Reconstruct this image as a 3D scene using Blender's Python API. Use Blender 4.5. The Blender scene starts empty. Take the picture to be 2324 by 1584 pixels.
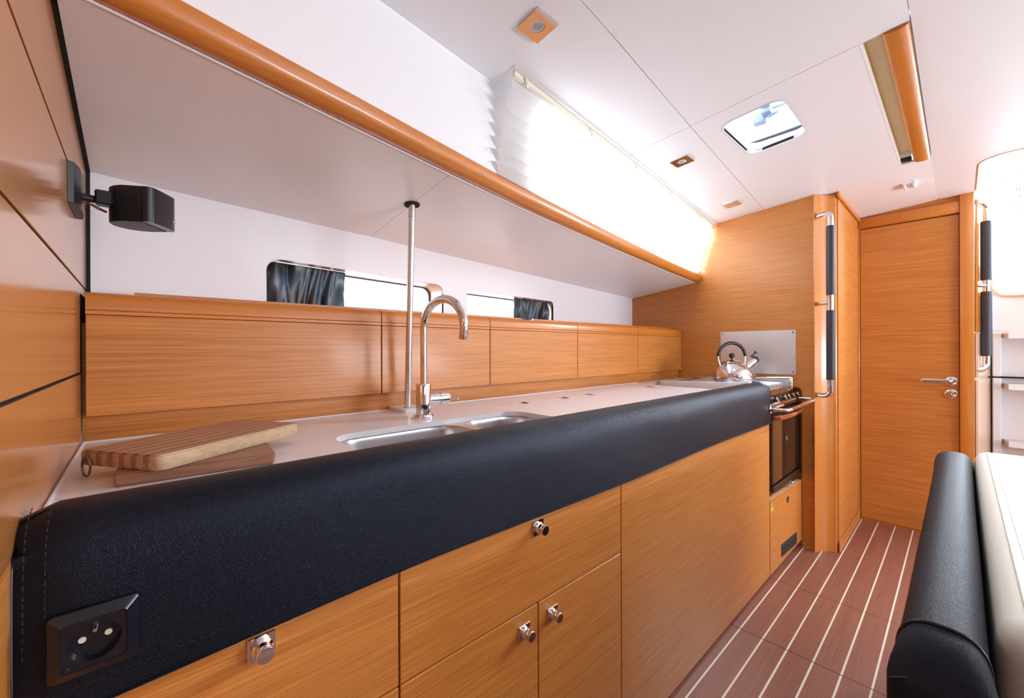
import bpy, bmesh, math, random
from mathutils import Vector, Matrix
from mathutils.geometry import delaunay_2d_cdt
random.seed(7)
S = bpy.context.scene
COL = S.collection
PI = math.pi

# ------------------------------------------------------------------ camera
cd = bpy.data.cameras.new('camera')
cam = bpy.data.objects.new('camera', cd); COL.objects.link(cam); S.camera = cam
cd.sensor_fit = 'HORIZONTAL'; cd.sensor_width = 36.0
cd.lens = 929.48 / 2324 * 36.0
cd.clip_start = 0.01; cd.clip_end = 200
YAW, PIT, ROLL = 0.830790, -0.000519, -0.003465
_d = Vector((math.cos(YAW)*math.cos(PIT), math.sin(YAW)*math.cos(PIT), math.sin(PIT)))
_r = Vector((math.sin(YAW), -math.cos(YAW), 0)); _u = _r.cross(_d)
_r2 = _r*math.cos(ROLL) + _u*math.sin(ROLL); _u2 = -_r*math.sin(ROLL) + _u*math.cos(ROLL)
_m = Matrix((_r2, _u2, -_d)).transposed().to_4x4(); _m.translation = (0, 0, 1.1)
cam.matrix_world = _m

# ------------------------------------------------------------------ colour management, world
S.view_settings.view_transform = 'Standard'
S.view_settings.look = 'None'
S.view_settings.exposure = -0.50
S.view_settings.gamma = 1.0
S.view_settings.use_curve_mapping = False
W = bpy.data.worlds.new('world'); S.world = W; W.use_nodes = True
nt = W.node_tree; nt.nodes.clear()
wo = nt.nodes.new('ShaderNodeOutputWorld'); bg = nt.nodes.new('ShaderNodeBackground')
tc = nt.nodes.new('ShaderNodeTexCoord'); sx = nt.nodes.new('ShaderNodeSeparateXYZ'); cr = nt.nodes.new('ShaderNodeValToRGB')
nt.links.new(tc.outputs['Generated'], sx.inputs[0]); nt.links.new(sx.outputs['Z'], cr.inputs[0])
cr.color_ramp.elements[0].position = 0.0; cr.color_ramp.elements[0].color = (0.92, 0.95, 1.0, 1)
cr.color_ramp.elements[1].position = 0.6; cr.color_ramp.elements[1].color = (0.80, 0.90, 1.0, 1)
nt.links.new(cr.outputs[0], bg.inputs['Color']); bg.inputs['Strength'].default_value = 3.2
nt.links.new(bg.outputs[0], wo.inputs[0])

def area(name, loc, target, sx_, sy_, power, color=(1, 1, 1)):
    l = bpy.data.lights.new(name, 'AREA'); l.shape = 'RECTANGLE'; l.size = sx_; l.size_y = sy_
    l.energy = power; l.color = color
    o = bpy.data.objects.new(name, l); COL.objects.link(o); o.location = loc
    dd = Vector(target) - Vector(loc); o.rotation_euler = dd.to_track_quat('-Z', 'Y').to_euler()
    return o
# daylight outside the visible openings, plus fill through unseen port and saloon ones
DAY = (0.79, 0.90, 1.0)
area('daylight_deckhouse_window', (1.80, 1.50, 2.02), (1.75, 0.7, 1.50), 1.9, 0.55, 150, DAY)
area('fill_port_side', (2.55, -2.66, 0.98), (2.55, -1.9, 2.35), 1.5, 0.8, 186, DAY)  # added fill from the unseen port side, aimed up to brighten the ceiling
area('daylight_companionway', (4.5, -0.70, 2.30), (2.5, 0.1, 1.35), 1.2, 1.2, 260, DAY)
area('fill_saloon', (-0.9, -0.7, 2.35), (-0.6, -0.5, 0.5), 0.6, 0.6, 6, DAY)  # added fill from behind the camera, its hatch is out of view
area('daylight_hull_ports', (1.25, 2.05, 1.42), (1.35, 1.0, 1.10), 1.6, 0.35, 48, DAY)
area('daylight_galley_hatch', (1.76, 0.5, 2.45), (1.76, 0.5, 1.0), 0.4, 0.4, 12, DAY)

# ------------------------------------------------------------------ helpers: data
def tag(o, label=None, cat=None, group=None, kind=None):
    if label: o['label'] = label
    if cat: o['category'] = cat
    if group: o['group'] = group
    if kind: o['kind'] = kind
    return o

def thing(name, label, cat, loc=(0, 0, 0), group=None):
    o = bpy.data.objects.new(name, None); COL.objects.link(o)
    o.location = loc; o.empty_display_size = 0.05
    return tag(o, label, cat, group)

def wloc(o):
    v = Vector(o.location)
    while o.parent:
        o = o.parent; v = v + o.location
    return v

def obj(name, bm, mat, parent=None, ang=35, origin=None, mats=None):
    """link bm (world coordinates) as one mesh object with its origin at the middle"""
    bmesh.ops.recalc_face_normals(bm, faces=bm.faces[:])
    a = math.radians(ang)
    for f in bm.faces: f.smooth = True
    for e in bm.edges:
        if len(e.link_faces) == 2:
            if e.link_faces[0].normal.angle(e.link_faces[1].normal, 0) > a: e.smooth = False
    me = bpy.data.meshes.new(name)
    if origin is None:
        xs = [v.co for v in bm.verts]
        lo = Vector((min(v.x for v in xs), min(v.y for v in xs), min(v.z for v in xs)))
        hi = Vector((max(v.x for v in xs), max(v.y for v in xs), max(v.z for v in xs)))
        origin = (lo + hi) / 2
    origin = Vector(origin)
    bmesh.ops.translate(bm, verts=bm.verts[:], vec=-origin)
    bm.to_mesh(me); bm.free()
    for m_ in (mats or [mat]): me.materials.append(m_)
    o = bpy.data.objects.new(name, me); COL.objects.link(o)
    if parent:
        o.parent = parent; o.location = origin - wloc(parent)
    else:
        o.location = origin
    return o

def B(): return bmesh.new()

def box(bm, x0, x1, y0, y1, z0, z1, bev=0.0, seg=1, rot=None, mi=0):
    r = bmesh.ops.create_cube(bm, size=1.0)
    vs = r['verts']
    c = Vector(((x0+x1)/2, (y0+y1)/2, (z0+z1)/2))
    for v in vs:
        v.co = Vector((v.co.x*(x1-x0), v.co.y*(y1-y0), v.co.z*(z1-z0)))
    if rot is not None:
        for v in vs: v.co = rot @ v.co
    for v in vs: v.co += c
    fs = list({f for v in vs for f in v.link_faces})
    for f in fs: f.material_index = mi
    if bev > 0:
        es = list({e for v in vs for e in v.link_edges})
        bmesh.ops.bevel(bm, geom=es, offset=bev, segments=seg, profile=0.5, affect='EDGES')
    return bm

def prism(bm, pts, d):
    """closed polygon pts (3D) extruded by vector d"""
    d = Vector(d); a = [bm.verts.new(p) for p in pts]; b = [bm.verts.new(Vector(p)+d) for p in pts]
    bm.faces.new(a); bm.faces.new(b[::-1]); n = len(a)
    for i in range(n): bm.faces.new((a[i], a[(i+1) % n], b[(i+1) % n], b[i]))
    return bm

def frames(path):
    P = [Vector(p) for p in path]; T = []
    for i in range(len(P)):
        t = (P[min(i+1, len(P)-1)] - P[max(i-1, 0)]).normalized(); T.append(t)
    up = Vector((0, 0, 1)) if abs(T[0].z) < 0.9 else Vector((1, 0, 0))
    n = (up - T[0]*up.dot(T[0])).normalized(); out = []
    for i, t in enumerate(T):
        if i: n = (n - t*n.dot(t)).normalized()
        out.append((P[i], t, n, t.cross(n)))
    return out

def tube(bm, path, r, seg=12, cap=True):
    rs = r if isinstance(r, (list, tuple)) else [r]*len(path)
    rings = []
    for (p, t, n, b), rr in zip(frames(path), rs):
        rings.append([bm.verts.new(p + n*math.cos(2*PI*k/seg)*rr + b*math.sin(2*PI*k/seg)*rr) for k in range(seg)])
    for i in range(len(rings)-1):
        for k in range(seg):
            bm.faces.new((rings[i][k], rings[i][(k+1) % seg], rings[i+1][(k+1) % seg], rings[i+1][k]))
    if cap:
        bm.faces.new(rings[0][::-1]); bm.faces.new(rings[-1])
    return bm

def lathe(bm, prof, c, axis=(0, 0, 1), seg=32):
    """prof = [(r, h)...] about axis through c; closed when r = 0 at the ends"""
    ax = Vector(axis).normalized(); up = Vector((1, 0, 0)) if abs(ax.x) < 0.9 else Vector((0, 1, 0))
    n = (up - ax*up.dot(ax)).normalized(); b = ax.cross(n); c = Vector(c); rings = []
    for r, h in prof:
        if r < 1e-6: rings.append([bm.verts.new(c + ax*h)])
        else: rings.append([bm.verts.new(c + ax*h + n*math.cos(2*PI*k/seg)*r + b*math.sin(2*PI*k/seg)*r) for k in range(seg)])
    for i in range(len(rings)-1):
        A, D = rings[i], rings[i+1]
        for k in range(seg):
            if len(A) == 1 and len(D) == 1: continue
            if len(A) == 1: bm.faces.new((A[0], D[(k+1) % seg], D[k]))
            elif len(D) == 1: bm.faces.new((A[k], A[(k+1) % seg], D[0]))
            else: bm.faces.new((A[k], A[(k+1) % seg], D[(k+1) % seg], D[k]))
    for R in (rings[0], rings[-1]):
        if len(R) > 1: bm.faces.new(R)
    return bm

def cyl(bm, a, b, r, seg=20): return tube(bm, [a, b], r, seg)

def rrect(x0, x1, y0, y1, r, n=6):
    out = []
    for cx, cy, a0 in ((x1-r, y1-r, 0), (x0+r, y1-r, 90), (x0+r, y0+r, 180), (x1-r, y0+r, 270)):
        for k in range(n+1):
            a = math.radians(a0 + 90*k/n); out.append((cx + r*math.cos(a), cy + r*math.sin(a)))
    return out

def inside(p, poly):
    x, y = p; c = False; n = len(poly)
    for i in range(n):
        x1, y1 = poly[i][0], poly[i][1]; x2, y2 = poly[(i+1) % n][0], poly[(i+1) % n][1]
        if (y1 > y) != (y2 > y) and x < (x2-x1)*(y-y1)/(y2-y1)+x1: c = not c
    return c

def dens(poly, step):
    out = []
    for i, p in enumerate(poly):
        q = poly[(i+1) % len(poly)]
        d = math.hypot(q[0]-p[0], q[1]-p[1]); n = max(1, int(d/step))
        for k in range(n): out.append((p[0]+(q[0]-p[0])*k/n, p[1]+(q[1]-p[1])*k/n))
    return out

def sheet(bm, outer, holes, fn, off, step=None):
    """2D polygon with holes, mapped to 3D by fn(a, b) and thickened by off (vector or fn)"""
    if step:
        outer = dens(outer, step); holes = [dens(h, step) if len(h) < 12 else h for h in holes]
    vs = []; es = []
    for poly in [outer] + holes:
        s = len(vs); vs += [Vector(p) for p in poly]; n = len(poly)
        es += [(s+i, s+(i+1) % n) for i in range(n)]
    if step:
        x0 = min(p[0] for p in outer); x1 = max(p[0] for p in outer); y0 = min(p[1] for p in outer); y1 = max(p[1] for p in outer)
        nx = max(1, int((x1-x0)/step)); ny = max(1, int((y1-y0)/step))
        for i in range(1, nx):
            for j in range(1, ny):
                q = (x0+(x1-x0)*i/nx+1e-4, y0+(y1-y0)*j/ny+1e-4)
                if inside(q, outer) and not any(inside(q, h) for h in holes): vs.append(Vector(q))
    r = delaunay_2d_cdt(vs, es, [], 0, 1e-6)
    V, F = r[0], r[2]
    offf = off if callable(off) else (lambda a, b: Vector(off))
    A = [bm.verts.new(fn(v.x, v.y)) for v in V]
    D = [bm.verts.new(Vector(fn(v.x, v.y)) + offf(v.x, v.y)) for v in V]
    cnt = {}
    for f in F:
        c = (sum(V[i].x for i in f)/len(f), sum(V[i].y for i in f)/len(f))
        if not inside(c, outer) or any(inside(c, h) for h in holes): continue
        bm.faces.new([A[i] for i in f]); bm.faces.new([D[i] for i in reversed(f)])
        for i in range(len(f)):
            e = (f[i], f[(i+1) % len(f)]); k = (min(e), max(e)); cnt.setdefault(k, []).append(e)
    for k, l in cnt.items():
        if len(l) == 1:
            i, j = l[0]; bm.faces.new((A[j], A[i], D[i], D[j]))
    for v in [v for v in bm.verts if not v.link_faces]: bm.verts.remove(v)
    return bm

def grid(bm, rows, closed_v=False):
    """rows of 3D points -> quads"""
    R = [[bm.verts.new(p) for p in r] for r in rows]
    m = len(R[0])
    for i in range(len(R)-1):
        for k in range(m if closed_v else m-1):
            bm.faces.new((R[i][k], R[i][(k+1) % m], R[i+1][(k+1) % m], R[i+1][k]))
    return R

def sweep(bm, secs):
    """closed sections -> solid"""
    R = grid(bm, secs, True); bm.faces.new(R[0][::-1]); bm.faces.new(R[-1]); return bm

def ip(x, t):
    if x <= t[0][0]: a, b = t[0], t[1]
    elif x >= t[-1][0]: a, b = t[-2], t[-1]
    else:
        for i in range(len(t)-1):
            if t[i][0] <= x <= t[i+1][0]: a, b = t[i], t[i+1]; break
    return a[1] + (b[1]-a[1])*(x-a[0])/(b[0]-a[0])

# ------------------------------------------------------------------ helpers: materials
def mat(name, color, rough=0.5, metal=0.0, **k):
    m = bpy.data.materials.new(name); m.use_nodes = True
    p = m.node_tree.nodes['Principled BSDF']
    p.inputs['Base Color'].default_value = (*color, 1); p.inputs['Roughness'].default_value = rough
    p.inputs['Metallic'].default_value = metal
    for a, b in k.items(): p.inputs[a.replace('_', ' ')].default_value = b
    return m

def nodes(m): return m.node_tree.nodes, m.node_tree.links, m.node_tree.nodes['Principled BSDF']

def add_bump(m, scale, strength, dist=0.002, kind='NOISE', stretch=(1, 1, 1), detail=3):
    N, L, p = nodes(m)
    g = N.new('ShaderNodeNewGeometry'); mp = N.new('ShaderNodeMapping'); mp.inputs['Scale'].default_value = stretch
    L.new(g.outputs['Position'], mp.inputs[0])
    if kind == 'NOISE':
        t = N.new('ShaderNodeTexNoise'); t.inputs['Detail'].default_value = detail; out = t.outputs['Fac']
    else:
        t = N.new('ShaderNodeTexVoronoi'); t.feature = 'DISTANCE_TO_EDGE'; out = t.outputs['Distance']
    t.inputs['Scale'].default_value = scale; L.new(mp.outputs[0], t.inputs['Vector'])
    b = N.new('ShaderNodeBump'); b.inputs['Strength'].default_value = strength; b.inputs['Distance'].default_value = dist
    L.new(out, b.inputs['Height']); L.new(b.outputs[0], p.inputs['Normal'])
    return m

def vary(m, c1, c2, scale=3.0, stretch=(1, 1, 1)):
    N, L, p = nodes(m)
    g = N.new('ShaderNodeNewGeometry'); mp = N.new('ShaderNodeMapping'); mp.inputs['Scale'].default_value = stretch
    t = N.new('ShaderNodeTexNoise'); t.inputs['Scale'].default_value = scale; t.inputs['Detail'].default_value = 4
    r = N.new('ShaderNodeValToRGB'); r.color_ramp.elements[0].position = 0.35; r.color_ramp.elements[1].position = 0.65
    r.color_ramp.elements[0].color = (*c1, 1); r.color_ramp.elements[1].color = (*c2, 1)
    L.new(g.outputs['Position'], mp.inputs[0]); L.new(mp.outputs[0], t.inputs['Vector']); L.new(t.outputs['Fac'], r.inputs[0])
    L.new(r.outputs[0], p.inputs['Base Color'])
    return m

def wood(name, dark, light, axis='X', rough=0.42, coat=0.12, fine=1.0, contrast=1.0, scratches=0.0):
    """veneer: fine streaks running along one axis"""
    m = mat(name, light, rough); N, L, p = nodes(m)
    g = N.new('ShaderNodeNewGeometry')
    def noise(sc_al, sc_ac, detail, dist=0.0):
        mp = N.new('ShaderNodeMapping')
        s = {'X': (sc_al, sc_ac, sc_ac), 'Y': (sc_ac, sc_al, sc_ac), 'Z': (sc_ac, sc_ac, sc_al)}[axis]
        mp.inputs['Scale'].default_value = s
        t = N.new('ShaderNodeTexNoise'); t.inputs['Scale'].default_value = 1.0; t.inputs['Detail'].default_value = detail
        t.inputs['Roughness'].default_value = 0.6; t.inputs['Distortion'].default_value = dist
        L.new(g.outputs['Position'], mp.inputs[0]); L.new(mp.outputs[0], t.inputs['Vector']); return t.outputs['Fac']
    a = noise(5.0*fine, 300*fine, 5); b = noise(1.2, 60*fine, 4, 0.5); c = noise(1.6, 3.0, 2)
    def mth(op, x, y):
        n = N.new('ShaderNodeMath'); n.operation = op
        for i, v in enumerate((x, y)):
            if isinstance(v, (int, float)): n.inputs[i].default_value = v
            else: L.new(v, n.inputs[i])
        return n.outputs[0]
    s = mth('ADD', mth('MULTIPLY', a, 0.66), mth('ADD', mth('MULTIPLY', b, 0.22), mth('MULTIPLY', c, 0.12)))
    r = N.new('ShaderNodeValToRGB'); w = 0.14/contrast
    r.color_ramp.elements[0].position = 0.5-w; r.color_ramp.elements[1].position = 0.5+w
    r.color_ramp.elements[0].color = (*dark, 1); r.color_ramp.elements[1].color = (*light, 1)
    L.new(s, r.inputs[0]); outc = r.outputs[0]
    if scratches > 0:
        mp = N.new('ShaderNodeMapping'); mp.inputs['Scale'].default_value = {'X': (60, 60, 340), 'Y': (60, 60, 340), 'Z': (200, 200, 60)}[axis]
        t = N.new('ShaderNodeTexNoise'); t.inputs['Detail'].default_value = 2; t.inputs['Scale'].default_value = 1
        L.new(g.outputs['Position'], mp.inputs[0]); L.new(mp.outputs[0], t.inputs['Vector'])
        t2 = N.new('ShaderNodeTexNoise'); t2.inputs['Scale'].default_value = 5; L.new(g.outputs['Position'], t2.inputs['Vector'])
        q = mth('GREATER_THAN', mth('MULTIPLY', t.outputs['Fac'], mth('ADD', t2.outputs['Fac'], 0.5)), 0.905 - 0.05*scratches)
        mx = N.new('ShaderNodeMixRGB'); L.new(mth('MULTIPLY', q, 0.45), mx.inputs[0]); L.new(outc, mx.inputs[1])
        mx.inputs[2].default_value = (0.85, 0.62, 0.42, 1); outc = mx.outputs[0]
    L.new(outc, p.inputs['Base Color'])
    p.inputs['Coat Weight'].default_value = coat; p.inputs['Coat Roughness'].default_value = 0.12
    bm_ = N.new('ShaderNodeBump'); bm_.inputs['Strength'].default_value = 0.06; bm_.inputs['Distance'].default_value = 0.001
    L.new(a, bm_.inputs['Height']); L.new(bm_.outputs[0], p.inputs['Normal'])
    return m

TD, TL = (0.44, 0.140, 0.022), (0.70, 0.268, 0.055)
M = {}
M['teak_x'] = wood('oak_veneer_lengthwise', TD, TL, 'X', scratches=0.0)
M['teak_xs'] = wood('oak_veneer_worn', TD, TL, 'X', scratches=1.0)
M['teak_y'] = wood('oak_veneer_crosswise', TD, TL, 'Y')
M['teak_g'] = wood('oak_veneer_gloss', (0.42, 0.155, 0.038), (0.64, 0.25, 0.062), 'Y', rough=0.24, coat=0.55, contrast=0.6)
M['trim'] = wood('varnished_trim', (0.50, 0.150, 0.016), (0.66, 0.225, 0.034), 'X', rough=0.38, coat=0.35, fine=0.4, contrast=0.7)
M['trim_z'] = wood('varnished_trim_upright', (0.55, 0.170, 0.018), (0.72, 0.26, 0.042), 'Z', rough=0.32, coat=0.5, fine=0.3, contrast=0.6)
M['overexposed_wood'] = wood('overexposed_varnished_wood', (0.72, 0.45, 0.30), (0.82, 0.56, 0.40), 'Z', rough=0.3, coat=0.5, fine=0.3, contrast=0.6)  # overexposure by daylight is put into this wood colour
M['white'] = add_bump(mat('white_headliner', (0.89, 0.875, 0.90), 0.33), 260, 0.05, 0.001)
M['hull_white'] = mat('hull_lining', (0.87, 0.85, 0.88), 0.4)
M['gel'] = mat('white_gelcoat', (0.86, 0.86, 0.88), 0.25)
M['worktop'] = vary(mat('solid_worktop', (0.74, 0.68, 0.67), 0.22), (0.88, 0.86, 0.89), (0.90, 0.88, 0.91), 90)
M['steel'] = add_bump(mat('brushed_steel', (0.60, 0.60, 0.62), 0.32, 1.0), 1, 0.15, 0.001, stretch=(8, 240, 240))
M['plate_steel'] = mat('satin_plate', (0.72, 0.73, 0.74), 0.42, 1.0)
M['chrome'] = mat('chrome', (0.80, 0.79, 0.80), 0.07, 1.0)
M['pole_steel'] = mat('polished_tube', (0.72, 0.70, 0.70), 0.2, 1.0)
M['leather'] = add_bump(mat('black_leather', (0.006, 0.0055, 0.009), 0.42, 0.0, Specular_IOR_Level=0.29, Specular_Tint=(0.58, 0.70, 1.0, 1)), 520, 0.7, 0.0010, 'VORONOI')
M['leather_grey'] = add_bump(mat('charcoal_leather', (0.014, 0.015, 0.021), 0.52, 0.0, Specular_IOR_Level=0.12, Specular_Tint=(0.8, 0.86, 1.0, 1)), 480, 0.7, 0.0010, 'VORONOI')
M['grip'] = add_bump(mat('stitched_grip', (0.035, 0.035, 0.045), 0.5), 300, 0.3, 0.001)
M['thread'] = mat('thread', (0.012, 0.012, 0.018), 0.8)
M['black'] = mat('black_plastic', (0.012, 0.011, 0.014), 0.4)
M['black_gloss'] = mat('black_glossy_plastic', (0.010, 0.010, 0.016), 0.18)
M['gap'] = mat('dark_gap', (0.010, 0.007, 0.006), 0.8)
M['cream'] = add_bump(mat('cream_leather', (0.78, 0.76, 0.66), 0.45), 300, 0.25, 0.001, 'VORONOI')
M['cream_plastic'] = mat('ivory_plastic', (0.80, 0.74, 0.60), 0.4)
M['recess'] = mat('sandy_lining', (0.90, 0.82, 0.58), 0.5)
M['reveal'] = wood('port_reveal_wood', (0.50, 0.30, 0.19), (0.62, 0.40, 0.27), 'X', rough=0.45, coat=0.1, fine=0.3, contrast=0.6)
M['silver'] = mat('snap_metal', (0.5, 0.5, 0.52), 0.3, 1.0)
M['dull_metal'] = mat('dull_ring_metal', (0.22, 0.19, 0.18), 0.35, 1.0)
M['oven_glass'] = mat('smoked_oven_glass', (0.030, 0.016, 0.010), 0.06, 0.0, Specular_IOR_Level=0.8)
M['oven_dark'] = mat('enamelled_oven_frame', (0.02, 0.016, 0.016), 0.25)
M['red_wood'] = wood('red_varnished_handle', (0.30, 0.05, 0.02), (0.45, 0.10, 0.04), 'X', rough=0.2, coat=1, fine=0.5)
M['rubber_dark'] = mat('seal', (0.03, 0.025, 0.03), 0.6)
M['lens'] = mat('lamp_lens', (0.55, 0.52, 0.53), 0.25)
M['wire_red'] = mat('red_wire', (0.35, 0.01, 0.02), 0.4)
M['wire_black'] = mat('black_wire', (0.01, 0.01, 0.01), 0.4)
M['yellow'] = mat('yellow_sticker', (0.85, 0.66, 0.06), 0.4)
M['print'] = mat('black_print', (0.02, 0.02, 0.02), 0.5)
M['blue_plastic'] = mat('grey_blue_latch', (0.36, 0.42, 0.62), 0.35)
M['acrylic'] = mat('white_hatch_rim', (0.84, 0.84, 0.88), 0.3)
M['leaf'] = mat('foliage', (0.10, 0.22, 0.10), 0.7)

def floor_mat():
    m = wood('teak_and_holly_floor', (0.19, 0.064, 0.038), (0.32, 0.122, 0.076), 'X', rough=0.4, coat=0.1, fine=0.7, contrast=0.8)
    N, L, p = nodes(m)
    base = p.inputs['Base Color'].links[0].from_socket
    g = N.new('ShaderNodeNewGeometry'); s = N.new('ShaderNodeSeparateXYZ'); L.new(g.outputs['Position'], s.inputs[0])
    def mth(op, x, y=None):
        n = N.new('ShaderNodeMath'); n.operation = op
        for i, v in enumerate((x, y)):
            if v is None: continue
            if isinstance(v, (int, float)): n.inputs[i].default_value = v
            else: L.new(v, n.inputs[i])
        return n.outputs[0]
    fr = mth('FRACT', mth('DIVIDE', mth('ADD', s.outputs['Y'], 10*0.0782 - 0.585 + 0.0391 + 2.5e-3*0), 0.0782))
    line = mth('LESS_THAN', mth('ABSOLUTE', mth('SUBTRACT', fr, 0.5)), 0.038)
    mx = N.new('ShaderNodeMixRGB'); L.new(line, mx.inputs[0]); L.new(base, mx.inputs[1]); mx.inputs[2].default_value = (0.78, 0.70, 0.58, 1)
    cur = mx.outputs[0]
    for x0, w in ((1.741, 0.0022), (2.229, 0.0016), (3.065, 0.0012)):
        q = mth('LESS_THAN', mth('ABSOLUTE', mth('SUBTRACT', s.outputs['X'], x0)), w)
        m2 = N.new('ShaderNodeMixRGB'); L.new(q, m2.inputs[0]); L.new(cur, m2.inputs[1]); m2.inputs[2].default_value = (0.03, 0.015, 0.01, 1)
        cur = m2.outputs[0]
    L.new(cur, p.inputs['Base Color']); return m
M['floor'] = floor_mat()

def butcher(name, cols, period):
    """strips of two woods across the local Y of the board"""
    m = mat(name, cols[0], 0.45); N, L, p = nodes(m)
    t = N.new('ShaderNodeTexCoord'); s = N.new('ShaderNodeSeparateXYZ'); L.new(t.outputs['Object'], s.inputs[0])
    mp = N.new('ShaderNodeMapping'); mp.inputs['Scale'].default_value = (14, 260, 160)
    L.new(t.outputs['Object'], mp.inputs[0])
    nz = N.new('ShaderNodeTexNoise'); nz.inputs['Scale'].default_value = 1; nz.inputs['Detail'].default_value = 4; L.new(mp.outputs[0], nz.inputs['Vector'])
    def mth(op, x, y):
        n = N.new('ShaderNodeMath'); n.operation = op
        for i, v in enumerate((x, y)):
            if isinstance(v, (int, float)): n.inputs[i].default_value = v
            else: L.new(v, n.inputs[i])
        return n.outputs[0]
    fr = mth('FRACT', mth('ADD', mth('DIVIDE', s.outputs['Y'], period), 10.25), 0)
    st = mth('GREATER_THAN', fr, 0.55)
    mx = N.new('ShaderNodeMixRGB'); L.new(st, mx.inputs[0]); mx.inputs[1].default_value = (*cols[0], 1); mx.inputs[2].default_value = (*cols[1], 1)
    m2 = N.new('ShaderNodeMixRGB'); m2.blend_type = 'MULTIPLY'; m2.inputs[0].default_value = 0.8
    r = N.new('ShaderNodeValToRGB'); r.color_ramp.elements[0].position = 0.3; r.color_ramp.elements[1].position = 0.6
    r.color_ramp.elements[0].color = (0.6, 0.5, 0.45, 1); r.color_ramp.elements[1].color = (1, 1, 1, 1)
    L.new(nz.outputs['Fac'], r.inputs[0]); L.new(mx.outputs[0], m2.inputs[1]); L.new(r.outputs[0], m2.inputs[2])
    L.new(m2.outputs[0], p.inputs['Base Color']); return m
M['board_a'] = butcher('striped_board', ((0.56, 0.33, 0.22), (0.36, 0.18, 0.10)), 0.0245)
M['board_b'] = butcher('plain_board', ((0.40, 0.20, 0.12), (0.36, 0.175, 0.10)), 0.06)
M['board_edge'] = wood('pale_bamboo_edge', (0.50, 0.33, 0.18), (0.64, 0.46, 0.29), 'X', rough=0.5, coat=0, fine=0.5)

def glass_mat():
    m = bpy.data.materials.new('clear_pane'); m.use_nodes = True; N = m.node_tree.nodes; L = m.node_tree.links; N.clear()
    o = N.new('ShaderNodeOutputMaterial'); mx = N.new('ShaderNodeMixShader'); t = N.new('ShaderNodeBsdfTransparent'); g = N.new('ShaderNodeBsdfGlossy')
    g.inputs['Roughness'].default_value = 0.02; t.inputs[0].default_value = (0.96, 0.98, 1, 1); mx.inputs[0].default_value = 0.06
    L.new(t.outputs[0], mx.inputs[1]); L.new(g.outputs[0], mx.inputs[2]); L.new(mx.outputs[0], o.inputs[0]); return m
M['glass'] = glass_mat()

def cloth_mat(name, col, trans, fac):
    m = bpy.data.materials.new(name); m.use_nodes = True; N = m.node_tree.nodes; L = m.node_tree.links; N.clear()
    o = N.new('ShaderNodeOutputMaterial'); mx = N.new('ShaderNodeMixShader'); d = N.new('ShaderNodeBsdfDiffuse'); t = N.new('ShaderNodeBsdfTranslucent')
    d.inputs[0].default_value = (*col, 1); t.inputs[0].default_value = (*trans, 1); mx.inputs[0].default_value = fac
    L.new(d.outputs[0], mx.inputs[1]); L.new(t.outputs[0], mx.inputs[2]); L.new(mx.outputs[0], o.inputs[0]); return m
M['blind'] = cloth_mat('pleated_blind_fabric', (0.76, 0.71, 0.69), (0.92, 0.90, 0.86), 0.5)
def curtain_mat():
    m = mat('dark_satin', (0.03, 0.03, 0.035), 0.42, 0.0, Specular_IOR_Level=0.9)
    N, L, p = nodes(m); g = N.new('ShaderNodeNewGeometry'); t = N.new('ShaderNodeTexNoise'); t.inputs['Scale'].default_value = 14; t.inputs['Detail'].default_value = 2
    r = N.new('ShaderNodeValToRGB'); r.color_ramp.elements[0].position = 0.42; r.color_ramp.elements[1].position = 0.6
    r.color_ramp.elements[0].color = (0.028, 0.026, 0.032, 1); r.color_ramp.elements[1].color = (0.035, 0.075, 0.12, 1)
    L.new(g.outputs['Position'], t.inputs['Vector']); L.new(t.outputs['Fac'], r.inputs[0]); L.new(r.outputs[0], p.inputs['Base Color'])
    return m
M['satin'] = curtain_mat()

# ------------------------------------------------------------------ measured lines of the cabin
XB, XL, WZ, YF = 2.70, -0.091, 0.898, 0.617
def lowz(x): return 1.607 - 0.028*(x+0.091)
LOW = [(-0.091, 0.836), (-0.045, 0.842), (0.107, 0.866), (0.276, 0.893), (0.643, 0.952), (0.966, 1.0), (1.529, 1.063), (2.311, 1.138), (2.70, 1.166)]
UPP = [(-0.091, 0.797), (0.051, 0.818), (0.162, 0.836), (0.335, 0.862), (0.649, 0.912), (0.91, 0.953), (1.549, 1.031), (2.338, 1.112), (2.70, 1.134)]
HY = [(-0.091, 1.424), (0.643, 1.49), (2.70, 1.636)]
HZ = [(-0.091, 1.533), (0.643, 1.521), (2.70, 1.467)]
EB = [(0.70, 0.838), (0.783, 0.848), (1.166, 0.885), (1.395, 0.907), (2.70, 1.040)]       # outer edge of the headliner by the blind
EA = [(-0.12, 0.845), (0.405, 0.889), (0.79, 0.935)]                                       # outer edge forward of the blind
S1 = [(-1.8, 0.44), (0.785, 0.600), (1.50, 0.668), (2.70, 0.772), (3.44, 0.84)]
def ceilz(y): return 1.967 - 0.0785*y

# ------------------------------------------------------------------ structure
def struct(name, bm, m, parent=None, **k):
    o = obj(name, bm, m, parent, **k)
    if parent is None: o['kind'] = 'structure'
    return o

struct('floor', box(B(), -1.8, 4.3, -2.4, 1.75, -0.04, 0.0), M['floor'])

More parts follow.
